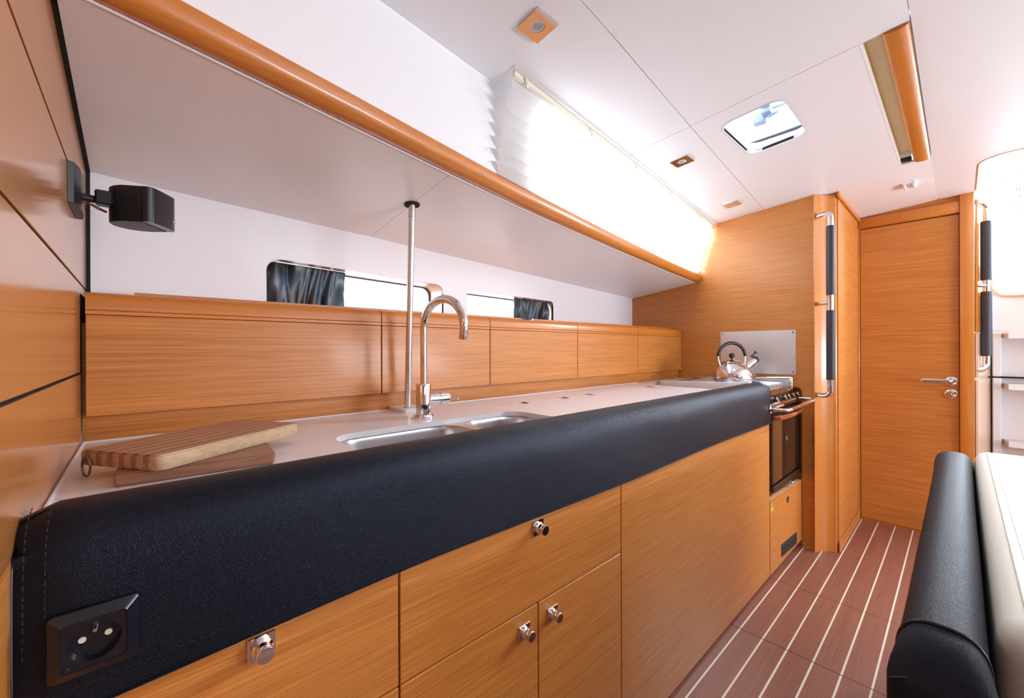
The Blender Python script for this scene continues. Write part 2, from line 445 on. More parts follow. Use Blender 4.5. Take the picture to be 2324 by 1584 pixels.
# headliner panels
def ceil_panel(outer, holes=(), flat=None, th=0.012, name='ceiling', m='white'):
    f = (lambda a, b: (a, b, ceilz(b))) if flat is None else (lambda a, b: (a, b, flat))
    return struct(name, sheet(B(), outer, list(holes), f, (0, 0, th)), M[m])
def linepts(t, x0, x1, n, dy=0.0): return [(x0+(x1-x0)*i/n, ip(x0+(x1-x0)*i/n, t)+dy) for i in range(n+1)]
g = 0.0012
ceil_panel([(-1.8, 0.44-g)] + linepts(S1, -1.8, 1.5-g, 12, -g)[1:] + [(1.5-g, 0.087+g), (-1.8, 0.087+g)])
SKY = rrect(1.590, 1.925, 0.400, 0.600, 0.045)
SLOT = rrect(1.483, 2.645, 0.0885, 0.186, 0.010)
ceil_panel(linepts(S1, 1.5+g, 2.6988, 8, -g) + [(2.6988, 0.56), (3.44, 0.56), (3.44, 0.0882), (2.66, 0.0882), (2.66, 0.192), (1.5+g, 0.192)], [SKY])
bm = B()   # narrow strip around the slot of the overhead grab rail
sheet(bm, [(1.5+g, 0.1915), (2.6595, 0.1915), (2.6595, 0.0882), (1.5+g, 0.0882)], [[(1.5025, 0.186), (2.645, 0.186), (2.645, 0.0885), (1.5025, 0.0885)]], lambda a, b: (a, b, ceilz(b)), (0, 0, 0.012))
struct('ceiling', bm, M['white'])
# outer headliner with the notch for the blind
out = linepts(S1, -0.09, 1.5-g, 8, g) + linepts(EB, 0.79, 1.5-g, 8)[::-1] + linepts(EA, -0.09, 0.79, 8)[::-1]
ceil_panel(out)
out = linepts(S1, 1.5+g, 2.6988, 8, g) + linepts(EB, 1.5+g, 2.6988, 8)[::-1]
ceil_panel(out)
# centre and port headliner with the companionway opening and an unseen opening for the saloon fill
hatch = rrect(-1.2, -0.6, -1.0, -0.4, 0.05)
comp = [(3.44, -0.060), (2.93, -0.060)] + [(2.93-0.10*math.sin(a), -0.16+0.10*math.cos(a)) for a in [PI/2*k/8 for k in range(1, 9)]] + [(2.83, -0.85), (3.44, -0.85)]
ceil_panel([(-1.8, 0.087-g), (3.44, 0.087-g), (3.44, -0.06)] + comp[1:-1] + [(3.44, -0.85), (3.44, -2.4), (-1.8, -2.4)], [hatch], flat=1.960)

# backing strips added over the open headliner joints to stop light leaks
def backing(pts, w, flat=None):
    bm = B(); lo = []; hi = []
    for i, p in enumerate(pts):
        q = pts[min(i+1, len(pts)-1)]; r_ = pts[max(i-1, 0)]
        d = Vector((q[0]-r_[0], q[1]-r_[1], 0)).normalized(); n_ = Vector((-d.y, d.x, 0))*w
        z = (ceilz(p[1]) if flat is None else flat)+0.0125
        a_ = Vector((p[0], p[1], z)); lo.append(a_-n_); hi.append(a_+n_)
    sweep(bm, [[l, h_, h_+Vector((0, 0, 0.004)), l+Vector((0, 0, 0.004))] for l, h_ in zip(lo, hi)])
    struct('ceiling', bm, M['white'])
backing(linepts(S1, -0.5, 3.44, 12), 0.012)
backing([(1.5, 0.20), (1.5, 1.10)], 0.012)
backing([(-1.8, 0.087), (1.48, 0.087)], 0.012, 1.962)
backing([(1.48, 0.0795), (3.44, 0.0795)], 0.0075, 1.962)
backing([(2.66, 0.095), (3.44, 0.095)], 0.010, 1.966)

# left bulkhead: glossy panels with open joints
bm = B(); box(bm, -0.125, -0.0975, 0.42, 1.47, 0.0, 2.0)
struct('wall_left', bm, M['gap'])
gk = [(1.4235, 0.90), (1.4235, 1.531), (0.886, 1.602), (0.815, 1.645), (0.83, 1.90)]
gko = [(1.50, 0.90), (1.50, 1.60), (0.95, 1.68), (0.95, 1.95)]
bm = B(); prism(bm, [(-0.0970, y, z) for y, z in gk + gko[::-1]], (0.0122, 0, 0)); struct('trim_14', bm, M['gap'])  # black strip closes the open corner joint against light leaks
zs = [0.0, 1.051, 1.243, 1.434, 1.95]
for i in range(4):
    z0 = zs[i] + (0.0 if i == 0 else 0.0028); z1 = zs[i+1] - 0.0028
    y1 = 1.276 if i == 0 else 1.41
    bm = B()
    if i == 0:
        box(bm, -0.097, XL, 0.42, 1.2755, 0.8985, z1, 0.001)
        struct('wall_left', box(B(), -0.097, XL, 0.42, 1.2755, z0, 0.8982), M['teak_y'])
    elif i == 1:
        prism(bm, [(-0.097, 0.42, z0), (-0.097, 1.262, z0), (-0.097, 1.262, 1.222), (-0.097, 1.405, 1.222), (-0.097, 1.405, z1), (-0.097, 0.42, z1)], (0.006, 0, 0))
    elif i == 2: box(bm, -0.097, XL, 0.42, 1.405, z0, z1, 0.0008)
    else:   # upper panel follows the side deck
        prism(bm, [(-0.097, 0.42, z0), (-0.097, 1.405, z0), (-0.097, 1.405, 1.525), (-0.097, 0.875, 1.600), (-0.097, 0.80, 1.66), (-0.097, 0.80, 1.89), (-0.097, 0.42, 1.93)], (0.006, 0, 0))
    struct('wall_left', bm, M['teak_g'])
# hull lining with two ports
W1 = rrect(0.305, 0.980, 1.205, 1.384, 0.035)
W2 = rrect(1.112, 1.752, 1.205, 1.370, 0.022)
def hull(a, b): return (a, ip(a, HY), b)
wtop = [(x, ip(x, HZ)) for x in [(-0.091+2.791*i/16) for i in range(17)]]
def port_holes(): return [[(x - (0.013*math.cos((z-1.295)/0.095*PI/2) if x < 0.45 else 0), z + (0.004 - 0.012*(x-0.305)/0.675)) for x, z in W1], [(x, z + 0.002 - 0.004*(x-1.112)/0.64) for x, z in W2]]
PH = port_holes()
struct('wall_starboard', sheet(B(), wtop[::-1] + [(-0.091, 0.90), (2.70, 0.90)], PH, hull, (0, 0.012, 0), 0.09), M['hull_white'])
# underside of the side deck, two panels meeting at the post
def soffit_panel(x0, x1):
    n = 16; rows = []; bm = B()
    for lift in (0, 0.012):
        pass
    rowsA = []; rowsB = []
    for i in range(n+1):
        x = x0+(x1-x0)*i/n; ya, za = ip(x, LOW)+0.004, lowz(x); yb, zb = ip(x, HY), ip(x, HZ)
        rowsA.append([(x, ya+(yb-ya)*k/6, za+(zb-za)*k/6) for k in range(7)])
    RA = grid(bm, rowsA)
    RB = grid(bm, [[(p[0], p[1], p[2]+0.012) for p in r] for r in rowsA])
    for i in range(n):
        for k in (0, 6): bm.faces.new((RA[i][k], RA[i+1][k], RB[i+1][k], RB[i][k]))
    for k in range(6):
        for i in (0, n): bm.faces.new((RA[i][k], RA[i][k+1], RB[i][k+1], RB[i][k]))
    return bm
struct('ceiling', soffit_panel(-0.0843, 0.6422), M['white'])
struct('ceiling', soffit_panel(0.6438, 2.70), M['white'])
# coachroof side above the deck trim: blank forward part, window aft
def cside(a, t):
    yl, zl = ip(a, UPP)+0.012, lowz(a)+0.030
    if a < 0.79: yt = ip(a, EA)+0.004
    else: yt = ip(a, EB)+0.004
    zt = ceilz(yt)+0.012
    return (a, yl+(yt-yl)*t, zl+(zt-zl)*t)
EC = [(0.70, 0.928), (0.79, 0.939), (1.2, 0.962), (2.70, 1.092)]
bm = B(); rows = []
for i in range(13):
    x = -0.20 + (0.7899+0.20)*i/12
    rows.append([cside(x, 0), cside(x, 0.35), cside(x, 0.7), cside(x, 1.0)])
R = grid(bm, rows)
R2 = grid(bm, [[(p[0], p[1]+0.012, p[2]) for p in r] for r in rows])
for i in range(12):
    for k in (0, 3): bm.faces.new((R[i][k], R[i+1][k], R2[i+1][k], R2[i][k]))
for k in range(3):
    for i in (0, 12): bm.faces.new((R[i][k], R[i][k+1], R2[i][k+1], R2[i][k]))
struct('wall_deckhouse', bm, M['white'], ang=50)
WN = rrect(0.98, 2.34, 0.13, 0.90, 0.06, 5); WN2 = rrect(2.40, 2.66, 0.13, 0.90, 0.05, 5)
def cside_b(a, t):
    k = min(1.0, max(0.0, (a-0.79)/0.5))*0.032
    yl, zl = ip(a, UPP)+0.012+k, lowz(a)+0.030; yt = ip(a, EC); zt = ceilz(yt)+0.024
    return (a, yl+(yt-yl)*t, zl+(zt-zl)*t)
struct('wall_deckhouse', sheet(B(), [(0.7902, 0), (2.70, 0), (2.70, 1), (0.7902, 1)], [WN, WN2], cside_b, (0, 0.012, 0), 0.12), M['white'])
bm = B(); sweep(bm, [[(x, ip(x, EB)-0.012, ceilz(ip(x, EB))+0.0125), (x, ip(x, EC)+0.02, ceilz(ip(x, EC))+0.0245), (x, ip(x, EC)+0.02, ceilz(ip(x, EC))+0.030), (x, ip(x, EB)-0.012, ceilz(ip(x, EB))+0.018)] for x in [0.775+(2.70-0.775)*i/12 for i in range(13)]])
struct('ceiling', bm, M['white'])  # cover added above the blind pocket, stops light leaking over the rail
# deckhouse windows behind the blind
def deck_window(poly, name):
    o = struct(name, sheet(B(), [(p[0], p[1]) for p in poly], [], lambda a, b: Vector(cside_b(a, b))+Vector((0, 0.016, 0)), (0, 0.004, 0), 0.3), M['glass'])
deck_window(rrect(0.97, 2.35, 0.12, 0.91, 0.06, 5), 'window_3')
deck_window(rrect(2.39, 2.67, 0.12, 0.91, 0.05, 5), 'window_4')
# ports in the hull: deep pale reveals and panes
for n, hole, out in (('window_1', PH[0], None), ('window_2', PH[1], None)):
    bm = B(); N_ = len(hole)
    rows = []
    cx = sum(p[0] for p in hole)/N_; cz = sum(p[1] for p in hole)/N_
    for dy, sh in ((-0.001, 1.0), (0.012, 1.0), (0.115, 0.99)):
        rows.append([(cx+(p[0]-cx)*sh, ip(p[0], HY)+dy, cz+(p[1]-cz)*sh) for p in hole])
    for dy, sh in ((0.125, 1.05), (0.0005, 1.03)):
        rows.append([(cx+(p[0]-cx)*sh, ip(p[0], HY)+max(dy, 0.014), cz+(p[1]-cz)*(1.10 if sh > 1.04 else 1.08)) for p in hole])
    grid(bm, rows, True)
    fr = obj(n, bm, M['reveal']); fr['kind'] = 'structure'
    seal = B(); rows = []
    for dy, sh in ((0.104, 0.985), (0.104, 0.945), (0.112, 0.945), (0.112, 0.985)):
        rows.append([(cx+(p[0]-cx)*(1-(1-sh)*0.5), ip(p[0], HY)+dy, cz+(p[1]-cz)*sh) for p in hole])
    rows.append(rows[0]); R = grid(seal, rows, True)
    obj('window_seal', seal, M['rubber_dark'], fr)
    inner = [(cx+(p[0]-cx)*0.985, cz+(p[1]-cz)*0.985) for p in hole]
    obj('pane', sheet(B(), inner, [], lambda a, b: (a, ip(a, HY)+0.108, b), (0, 0.004, 0)), M['glass'], fr)

# deck-edge wooden trim
bm = B(); secs = []
for i in range(40):
    x = -0.085 + (2.695+0.085)*i/39
    yl, zl, yu, zu = ip(x, LOW), lowz(x), ip(x, UPP), lowz(x)+0.042
    c = (yu-0.004, zl-0.003); s = []
    for k in range(9):
        t = k/8; s.append((x, (1-t)**2*yl+2*t*(1-t)*c[0]+t*t*yu, (1-t)**2*zl+2*t*(1-t)*c[1]+t*t*zu))
    s += [(x, yu+0.010, zu+0.005), (x, yu+0.045, zu+0.002), (x, yl+0.02, zl+0.016)]
    secs.append(s)
sweep(bm, secs)
struct('trim_1', bm, M['trim'], ang=50)
bm = B()   # pale bead under the trim
for i in range(30):
    pass
tube(bm, [(x, ip(x, LOW)+0.006, lowz(x)-0.001) for x in [-0.08+2.77*i/40 for i in range(41)]], 0.0016, 6)
struct('trim_2', bm, M['white'])

# galley bulkhead (right wall): face at X=2.70, cut away for the swinging cooker
def WB(a, b): return (XB, a, b)
cut = [(0.590, 0.0), (0.590, 0.860)] + [(0.612-0.022*math.cos(t), 0.860+0.022*math.sin(t)) for t in [PI/2*k/6 for k in range(1, 7)]]
topline = [(0.5325, ceilz(0.5325)+0.012), (1.06, ceilz(1.06)+0.012), (1.30, 1.66), (1.66, 1.66)]
out = [(0.5325, 0.0)] + cut + [(1.15, 0.882), (1.66, 0.882)] + topline[::-1]
struct('wall_right', sheet(B(), out, [], WB, (0.03, 0, 0)), M['teak_y'])
struct('wall_right', box(B(), 2.815, 2.83, 0.46, 1.66, 0, 0.90), M['oven_dark'])
struct('wall_right', box(B(), 2.742, 2.752, 0.56, 1.20, 0.0, 0.90), M['teak_y'])
struct('wall_right', box(B(), 2.7005, 2.7415, 0.5805, 0.5895, 0.0, 0.86), M['teak_y'])
# pillar with hollowed face, side wall of the passage
bm = B()
pl = [(2.7005, 0.5325), (2.690, 0.5335), (2.688, 0.5300), (2.699, 0.524), (2.712, 0.516), (2.727, 0.508), (2.742, 0.496), (2.755, 0.480), (2.764, 0.464), (2.768, 0.452), (2.772, 0.449), (2.79, 0.449), (2.79, 0.5325)]
prism(bm, [(p[0], p[1], 0.0) for p in pl], (0, 0, 1.9245))
struct('trim_3', bm, M['trim_z'], ang=30)
struct('wall_passage', box(B(), 2.79, 3.4395, 0.444, 0.462, 0.0, 1.931), M['teak_x'])
bm = B(); box(bm, 2.75, 3.43, 0.432, 0.4435, 1.905, 1.932, 0.003)
struct('trim_4', bm, M['trim'])
bm = B(); box(bm, 2.775, 3.43, 0.4365, 0.4435, 0.0, 0.055, 0.002)
struct('baseboard_passage', bm, M['teak_x'])

# aft bulkhead with the cabin door
XD = 3.44
bm = B()
sheet(bm, [(0.60, 0.0), (0.437, 0.0), (0.437, 1.8605), (0.0035, 1.8605), (0.0035, 0.0), (-0.053, 0.0), (-0.053, 1.972), (0.60, 1.972)], [], lambda a, b: (XD, a, b), (0.03, 0, 0))
struct('wall_aft', bm, M['teak_y'])
bm = B(); box(bm, 3.418, 3.4395, -0.0525, 0.0025, 0.0, 1.968, 0.004, 2)
struct('trim_5', bm, M['trim_z'])
bm = B(); box(bm, 3.424, 3.4395, 0.0030, 0.4430, 1.862, 1.925, 0.003, 2)
struct('trim_6', bm, M['trim'])
bm = B(); box(bm, 3.424, 3.4395, 0.4370, 0.4435, 0.0, 1.861, 0.001)
struct('trim_7', bm, M['trim_z'])
struct('wall_aft', box(B(), 3.475, 3.485, -0.05, 0.62, 0.0, 2.0), M['gap'])  # dark sheet added behind the door, keeps sky out of its gaps
door = struct('door_1', box(B(), 3.438, 3.462, 0.0050, 0.4345, 0.008, 1.856, 0.0015), M['teak_y'])
def oval(bm, c, ry, rz, x0, x1, seg=32):
    R = []
    for x, s in ((x0, 1.0), (x1+0.002, 1.0), (x1, 0.88)):
        R.append([bm.verts.new((x, c[0]+ry*s*math.cos(2*PI*k/seg), c[1]+rz*s*math.sin(2*PI*k/seg))) for k in range(seg)])
    for i in range(2):
        for k in range(seg): bm.faces.new((R[i][k], R[i][(k+1) % seg], R[i+1][(k+1) % seg], R[i+1][k]))
    bm.faces.new(R[0]); bm.faces.new(R[-1]); return bm
h = obj('door_handle', oval(B(), (0.036, 0.905), 0.027, 0.026, 3.438, 3.430), M['chrome'], door)
bm = B(); tube(bm, [(3.434, 0.032, 0.905), (3.410, 0.032, 0.905), (3.402, 0.036, 0.9055), (3.399, 0.045, 0.906)], [0.010, 0.0095, 0.0095, 0.0095], 14)
sweep(bm, [[(3.399+0.005*sx_*math.cos(2*PI*k/16), y, 0.9065+0.0125*sz*math.sin(2*PI*k/16)) for k in range(16)] for y, sx_, sz in ((0.030, .5, .5), (0.033, 1, .9), (0.08, 1, .95), (0.150, 1, 1.0), (0.157, .8, .8), (0.160, .3, .4))])
obj('lever', bm, M['pole_steel'], h)
h = obj('door_lock', oval(B(), (0.037, 0.834), 0.027, 0.026, 3.438, 3.430), M['chrome'], door)
bm = B(); lathe(bm, [(0, 0.012), (0.007, 0.011), (0.011, 0.006), (0.012, 0)], (3.430, 0.037, 0.834), (-1, 0, 0), 24); box(bm, 3.412, 3.420, 0.0355, 0.0385, 0.826, 0.842, 0.001)
obj('thumb_turn', bm, M['chrome'], h)
bm = B(); box(bm, 3.433, 3.4395, 0.004, 0.436, 0.0005, 0.006)
struct('trim_8', bm, M['trim'])

# side of the companionway and aft end
def sideY(x): return -0.056 - (x-3.47)*0.185
bm = B(); prism(bm, [(3.4705, -0.053, 0.0), (3.83, sideY(3.83), 0.0), (3.83, 0.10, 0.0), (3.4705, 0.10, 0.0)], (0, 0, 2.3))
struct('wall_companionway', bm, M['gel'])
def side_board(pts, name, m):
    bm = B(); prism(bm, [(x, sideY(x)-0.0005, z) for x, z in pts], (0.0, -0.008, 0)); return struct(name, bm, M[m])
side_board([(3.472, 1.185), (3.79, 1.185), (3.72, 1.50), (3.56, 1.75), (3.48, 1.93), (3.472, 1.93)], 'trim_9', 'trim_z')
side_board([(3.472, 0.926), (3.795, 0.926), (3.80, 1.180), (3.472, 1.180)], 'trim_10', 'overexposed_wood')
side_board([(3.472, 0.0), (3.82, 0.0), (3.80, 0.916), (3.472, 0.916)], 'trim_11', 'overexposed_wood')
# aft bulkhead below the companionway opening
sill = [(-0.115, 0.0), (-0.115, 1.52)] + [(-0.150-0.030*math.sin(PI/2*k/6)+0.030, 1.430-0.030*math.sin(PI/2*k/6)*1.0+0.03*(1-math.cos(0))) for k in range(0)]
cor = [(-0.118, 1.56), (-0.122, 1.50), (-0.130, 1.45), (-0.145, 1.420), (-0.165, 1.405), (-0.20, 1.400), (-1.0, 1.392)]
struct('wall_companionway', sheet(B(), [(-0.112, 0.0), (-0.112, 1.56)] + cor + [(-1.0, 0.0)], [], lambda a, b: (3.812, a, b), (0.03, 0, 0)), M['gel'])
bm = B(); tube(bm, [(3.806, p[0]-0.004, p[1]+0.004) for p in cor], 0.011, 8)
struct('trim_12', bm, M['overexposed_wood'])
bm = B(); tube(bm, [(p[0]+0.004, p[1], 1.966) for p in [(3.44, -0.060), (3.10, -0.060)] + comp[1:-1]], 0.009, 8)
struct('trim_13', bm, M['overexposed_wood'])
struct('wall_companionway', box(B(), 3.47, 3.84, -1.03, -0.98, 0, 2.3), M['gel'])
struct('wall_aft', box(B(), 3.44, 3.47, -2.4, -0.86, 0, 1.972), M['teak_y'])

# rest of the cabin behind and beside the camera (closes the room)
struct('wall_forward', box(B(), -1.84, -1.80, -2.4, 1.75, 0, 2.0), M['teak_y'])
PW = [rrect(-0.9, 0.3, 1.42, 1.80, 0.06), rrect(1.0, 3.3, 0.70, 1.80, 0.06)]  # aft opening cut low to pass the added port fill
struct('wall_port', sheet(B(), [(-1.8, 0), (3.44, 0), (3.44, 1.98), (-1.8, 1.98)], PW, lambda a, b: (a, -2.40, b), (0, -0.04, 0)), M['white'])
struct('wall_starboard', box(B(), -1.8, -0.126, 1.42, 1.45, 0, 1.98), M['hull_white'])
struct('ceiling', box(B(), -1.8, -0.126, 0.50, 1.42, 1.93, 1.945), M['white'])

# ------------------------------------------------------------------ skylight hatch in the headliner
sk = thing('skylight_hatch', 'small clear ceiling hatch with rounded corners and a grey-blue latch', 'hatch', (1.757, 0.5, 1.93))
bm = B(); rows = []
N_ = len(SKY); cx, cy = 1.7575, 0.5
for ox, oy, z in ((0.003, 0.003, None), (0, 0, None), (0, 0, 1.962), (0.105, 0.050, 1.966), (0.112, 0.055, 2.048)):
    rows.append([(p[0]+math.copysign(ox, p[0]-cx), p[1]+math.copysign(oy, p[1]-cy), (ceilz(p[1])-0.0015 if z is None else z)) for p in SKY])
grid(bm, rows, True)
obj('frame', bm, M['acrylic'], sk, ang=50)
bm = B(); sheet(bm, rrect(1.47, 2.045, 0.33, 0.665, 0.05), [], lambda a, b: (a, b, 2.050), (0, 0, 0.010))
obj('pane', bm, M['glass'], sk)
bm = B(); tube(bm, [(1.935, 0.652, 2.004), (1.985, 0.648, 2.006), (2.024, 0.625, 2.010), (2.027, 0.5, 2.014), (2.027, 0.40, 2.018)], 0.0075, 8)
obj('seal', bm, M['rubber_dark'], sk)
bm = B(); box(bm, 1.835, 1.868, 0.520, 0.565, 2.000, 2.048, 0.004); box(bm, 1.80, 1.850, 0.492, 0.528, 2.014, 2.040, 0.007, 2)
lt = obj('latch', bm, M['blue_plastic'], sk)
obj('latch_lever', tube(B(), [(1.835, 0.506, 2.012), (1.812, 0.470, 2.008)], [0.0065, 0.0045], 10), M['blue_plastic'], lt)
obj('latch_knob', lathe(B(), [(0, -0.006), (0.016, -0.006), (0.018, 0.0), (0.014, 0.012), (0, 0.014)], (1.775, 0.503, 2.030), seg=20), M['blue_plastic'], lt)
obj('hinge_bar', box(B(), 1.826, 1.838, 0.425, 0.500, 2.034, 2.042, 0.001), M['blue_plastic'], sk)

# overhead wooden grab rail in its slot
gr = thing('overhead_grab_rail', 'rounded varnished grab rail set in a long slot of the white ceiling', 'grab rail', (2.06, 0.135, 1.96))
bm = B()
x0, x1, y0, y1, zb, zt = 1.5025, 2.645, 0.0885, 0.186, 1.953, 1.992
box(bm, x0, x1, y1, y1+0.004, zb+0.002, zt); box(bm, x0, x1, y0-0.001, y0+0.001, zb+0.02, zt); box(bm, x0, x1, y0, y1, zt, zt+0.004)
obj('recess', bm, M['recess'], gr)
obj('recess_end', box(B(), x0-0.004, x0, y0, y1, zb+0.0125, zt), M['white'], gr); obj('recess_end', box(B(), x1-0.06, x1, 0.15, y1, zb+0.03, zt), M['white'], gr)
obj('end_block', box(B(), x1-0.035, x1+0.004, 0.1495, y1-0.001, zb+0.010, zb+0.022), M['gap'], gr)
bm = B(); secs = []
for x in (x0+0.001, x0+0.003, x1-0.004, x1-0.001):
    s = []
    for k in range(18):
        a = PI + PI*k/17; s.append((x, 0.1165+0.0270*math.cos(a), 1.960+0.0115*math.sin(a)))
    s += [(x, 0.1435, 1.99), (x, 0.0895, 1.99)]; secs.append(s)
sweep(bm, secs); obj('rail', bm, M['trim'], gr, ang=50)

# ceiling spots
def spot(x, y, label):
    z = ceilz(y); sl = math.atan(-0.0785)
    t = thing('ceiling_spotlight', label, 'ceiling light', (x, y, z), 'square chrome spotlights in the ceiling')
    R = Matrix.Rotation(math.atan(-0.0785), 4, 'X')
    def put(bm):
        bm.transform(Matrix.Translation((x, y, z)) @ R); return bm
    bm = B(); sheet(bm, rrect(-0.0375, 0.0375, -0.0375, 0.0375, 0.002, 2), [[(0.0185*math.cos(2*PI*k/28), 0.0185*math.sin(2*PI*k/28)) for k in range(28)]], lambda a, b: (a, b, -0.006), (0, 0, 0.0058))
    obj('bezel', put(bm), M['chrome'], t)
    bm = B(); lathe(bm, [(0, -0.0035), (0.010, -0.0042), (0.0182, -0.005), (0.0182, -0.0005), (0, -0.0005)], (0, 0, 0), seg=28)
    ln = obj('lens', put(bm), M['lens'], t)
    bm = B()
    for i in range(-2, 3):
        for j in range(-2, 3):
            if i*i+j*j < 7: lathe(bm, [(0, -0.0062), (0.0011, -0.0058), (0.0014, -0.0038), (0, -0.0038)], (i*0.0055, j*0.0055, 0), seg=8)
    obj('diode_array', put(bm), M['silver'], ln)
spot(0.741, 0.712, 'square chrome ceiling spotlight nearest the camera, forward of the blind')
spot(1.722, 0.803, 'square chrome ceiling spotlight beside the middle of the pleated blind')
spot(2.437, 0.851, 'small square chrome ceiling spotlight nearest the wooden galley bulkhead')

t = thing('ceiling_catch', 'small white plastic catch on the ceiling in front of the cabin door', 'catch', (2.97, 0.178, 1.953))
bm = B(); box(bm, 2.93, 3.03, 0.150, 0.205, 1.946, 1.9525, 0.002); obj('base_plate', bm, M['gel'], t)
bm = B(); box(bm, 2.945, 3.015, 0.155, 0.165, 1.932, 1.947, 0.002); box(bm, 2.945, 3.015, 0.190, 0.200, 1.932, 1.947, 0.002); obj('jaw', bm, M['gel'], t)

# ------------------------------------------------------------------ pleated blind
bl = thing('pleated_blind', 'translucent white pleated blind glowing with daylight over the deckhouse window', 'blind', (1.73, 1.0, 1.62))
bm = B(); rows = []; NP = 16
for j in range(NP*1+1):
    t = j/NP; row = []
    for i in range(61):
        x = 0.80 + (2.672-0.80)*i/60
        p = Vector(cside(x, 0.02 + 0.93*t)); amp = 0.008 if j % 2 else -0.012
        # left edge ragged: pleats stick out
        xx = x - (0.016 if (j % 2 == 0) else -0.010) * (1-i/60.0)**6
        sag = 0.010*math.sin(t*PI)
        row.append((xx, p.y - 0.004 + amp + sag, p.z - 0.3*amp))
    rows.append(row)
grid(bm, rows)
obj('pleated_fabric', bm, M['blind'], bl, ang=20)
bm = B(); secs = []
for i in range(31):
    x = 0.795 + (2.68-0.795)*i/30; y = ip(x, EB); z = ceilz(y)
    secs.append([(x, y+0.003, z-0.004), (x, y+0.006, z-0.020), (x, y+0.014, z-0.024), (x, y+0.014, z-0.002)])
sweep(bm, secs); obj('head_rail', bm, M['cream_plastic'], bl)
for x in (0.845, 1.205, 1.565, 1.94):
    y = ip(x, EB); z = ceilz(y)
    bm = B(); lathe(bm, [(0, 0.003), (0.0035, 0.0025), (0.0048, 0.001), (0.0048, -0.001), (0, -0.001)], (x, y+0.001, z-0.030), (0, -0.9, -0.4), 14); obj('snap', bm, M['silver'], bl)
    bm = B(); pts = [(x-0.012, y+0.002, z-0.006), (x-0.006, y-0.002, z-0.013), (x, y-0.002, z-0.022), (x+0.001, y-0.0005, z-0.036)]
    for i in range(3):
        p, q = Vector(pts[i]), Vector(pts[i+1]); w = Vector((0.0035, 0, 0.0015))
        vs = [bm.verts.new(v) for v in (p-w, p+w, q+w, q-w)]; bm.faces.new(vs)
        vs = [bm.verts.new(v+Vector((0, 0.001, 0))) for v in (p-w, p+w, q+w, q-w)]; bm.faces.new(vs[::-1])
    obj('strap', bm, M['cream_plastic'], bl)
for x in (2.06, 2.60):
    y = ip(x, EB); z = ceilz(y)
    bm = B(); tube(bm, [(x, y+0.004-0.012*math.sin(PI*k/8), z-0.004-0.03*k/8) for k in range(9)], 0.0022, 6); obj('cord_loop', bm, M['cream_plastic'], bl)

# ------------------------------------------------------------------ dark curtains in the ports
def port_curtain(x0, x1, zt, zb, pull, label, taper):
    t = thing('port_curtain', label, 'curtain', ((x0+x1)/2, ip((x0+x1)/2, HY)+0.05, zb))
    bm = B(); rows = []
    nj, ni = 18, 90
    for j in range(nj+1):
        v = j/nj; row = []
        for i in range(ni+1):
            u = i/ni; x = x0+(x1-x0)*u
            ph = u*pull*2*PI + 1.6*math.sin(v*2.4+u*9) + 0.8*math.sin(u*23+v*3)
            amp = 0.009 + 0.006*math.sin(u*7+v*3)
            y = ip(x, HY) + 0.040 + amp*math.sin(ph) + 0.004*math.sin(ph*2.3+v*5) - 0.010*math.sin(v*PI)*math.cos(u*5)
            z = zt + (zb-zt)*v + 0.002*math.sin(ph)
            row.append((x + 0.006*math.cos(ph)*v, y, z - taper*(u if taper > 0 else 0)))
        rows.append(row)
    grid(bm, rows)
    obj('cloth', bm, M['satin'], t, ang=80)
    bm = B(); tube(bm, [(x0+0.003, ip(x0, HY)+0.045, zt+0.001), (x1-0.003, ip(x1, HY)+0.045, zt+0.001-taper)], 0.0025, 8)
    obj('curtain_wire', bm, M['rubber_dark'], t)
port_curtain(0.300, 0.565, 1.383, 1.215, 4.5, 'dark blue-grey satin curtain gathered at the left end of the long hull port', 0.004)
port_curtain(1.47, 1.745, 1.366, 1.212, 4, 'black satin curtain gathered at the right end of the smaller hull port', 0.001)

# ------------------------------------------------------------------ lockers behind the worktop
YP = 1.265
gaps = [XL+0.006, 0.583, 0.745, 1.037, 1.591, 2.149, XB-0.002]
obj_sb = obj('splashboard', box(B(), XL+0.001, XB-0.001, 1.288, 1.300, WZ+0.0005, 1.16), M['teak_x'])
tag(obj_sb, 'low veneer splashboard strip along the back of the white worktop', 'splashboard')
lk_labels = ['wide worn veneer locker front above the cutting boards, next to the glossy bulkhead',
             'narrow veneer locker front just behind the steel post',
             'veneer locker front directly behind the curved faucet',
             'veneer locker front right of the faucet, above the first worktop ring pulls',
             'veneer locker front second from the galley bulkhead',
             'short veneer locker front touching the galley bulkhead beside the kettle']
for i in range(6):
    a, b = gaps[i]+0.0016, gaps[i+1]-0.0016
    t = thing('wall_locker', lk_labels[i], 'locker', ((a+b)/2, YP+0.02, 0.957), 'veneer lockers along the hull')
    obj('door', box(B(), a, b, YP, YP+0.016, 0.957, 1.1765, 0.0012), M['teak_xs'] if i == 0 else M['teak_x'], t)
    bm = B(); prof = [(YP+0.0005, 1.1775), (YP-0.001, 1.1785), (YP-0.001, 1.1855), (YP+0.0015, 1.187), (YP-0.001, 1.1885), (YP-0.001, 1.206), (YP+0.001, 1.2155), (YP+0.006, 1.2225), (YP+0.014, 1.2265), (YP+0.026, 1.2275), (YP+0.026, 1.1775)]
    prism(bm, [(a, p[0], p[1]) for p in prof], (b-a, 0, 0)); obj('cornice', bm, M['trim'], t, ang=50)
    bm = B(); prism(bm, [(a, YP+0.0265, 1.2125), (b, YP+0.0265, 1.2125), (b, ip(b, HY)-0.002, 1.2125), (a, ip(a, HY)-0.002, 1.2125)], (0, 0, 0.0145)); box(bm, a, b, YP+0.017, YP+0.0225, 0.965, 1.175)
    obj('top_shelf', bm, M['trim'], t)
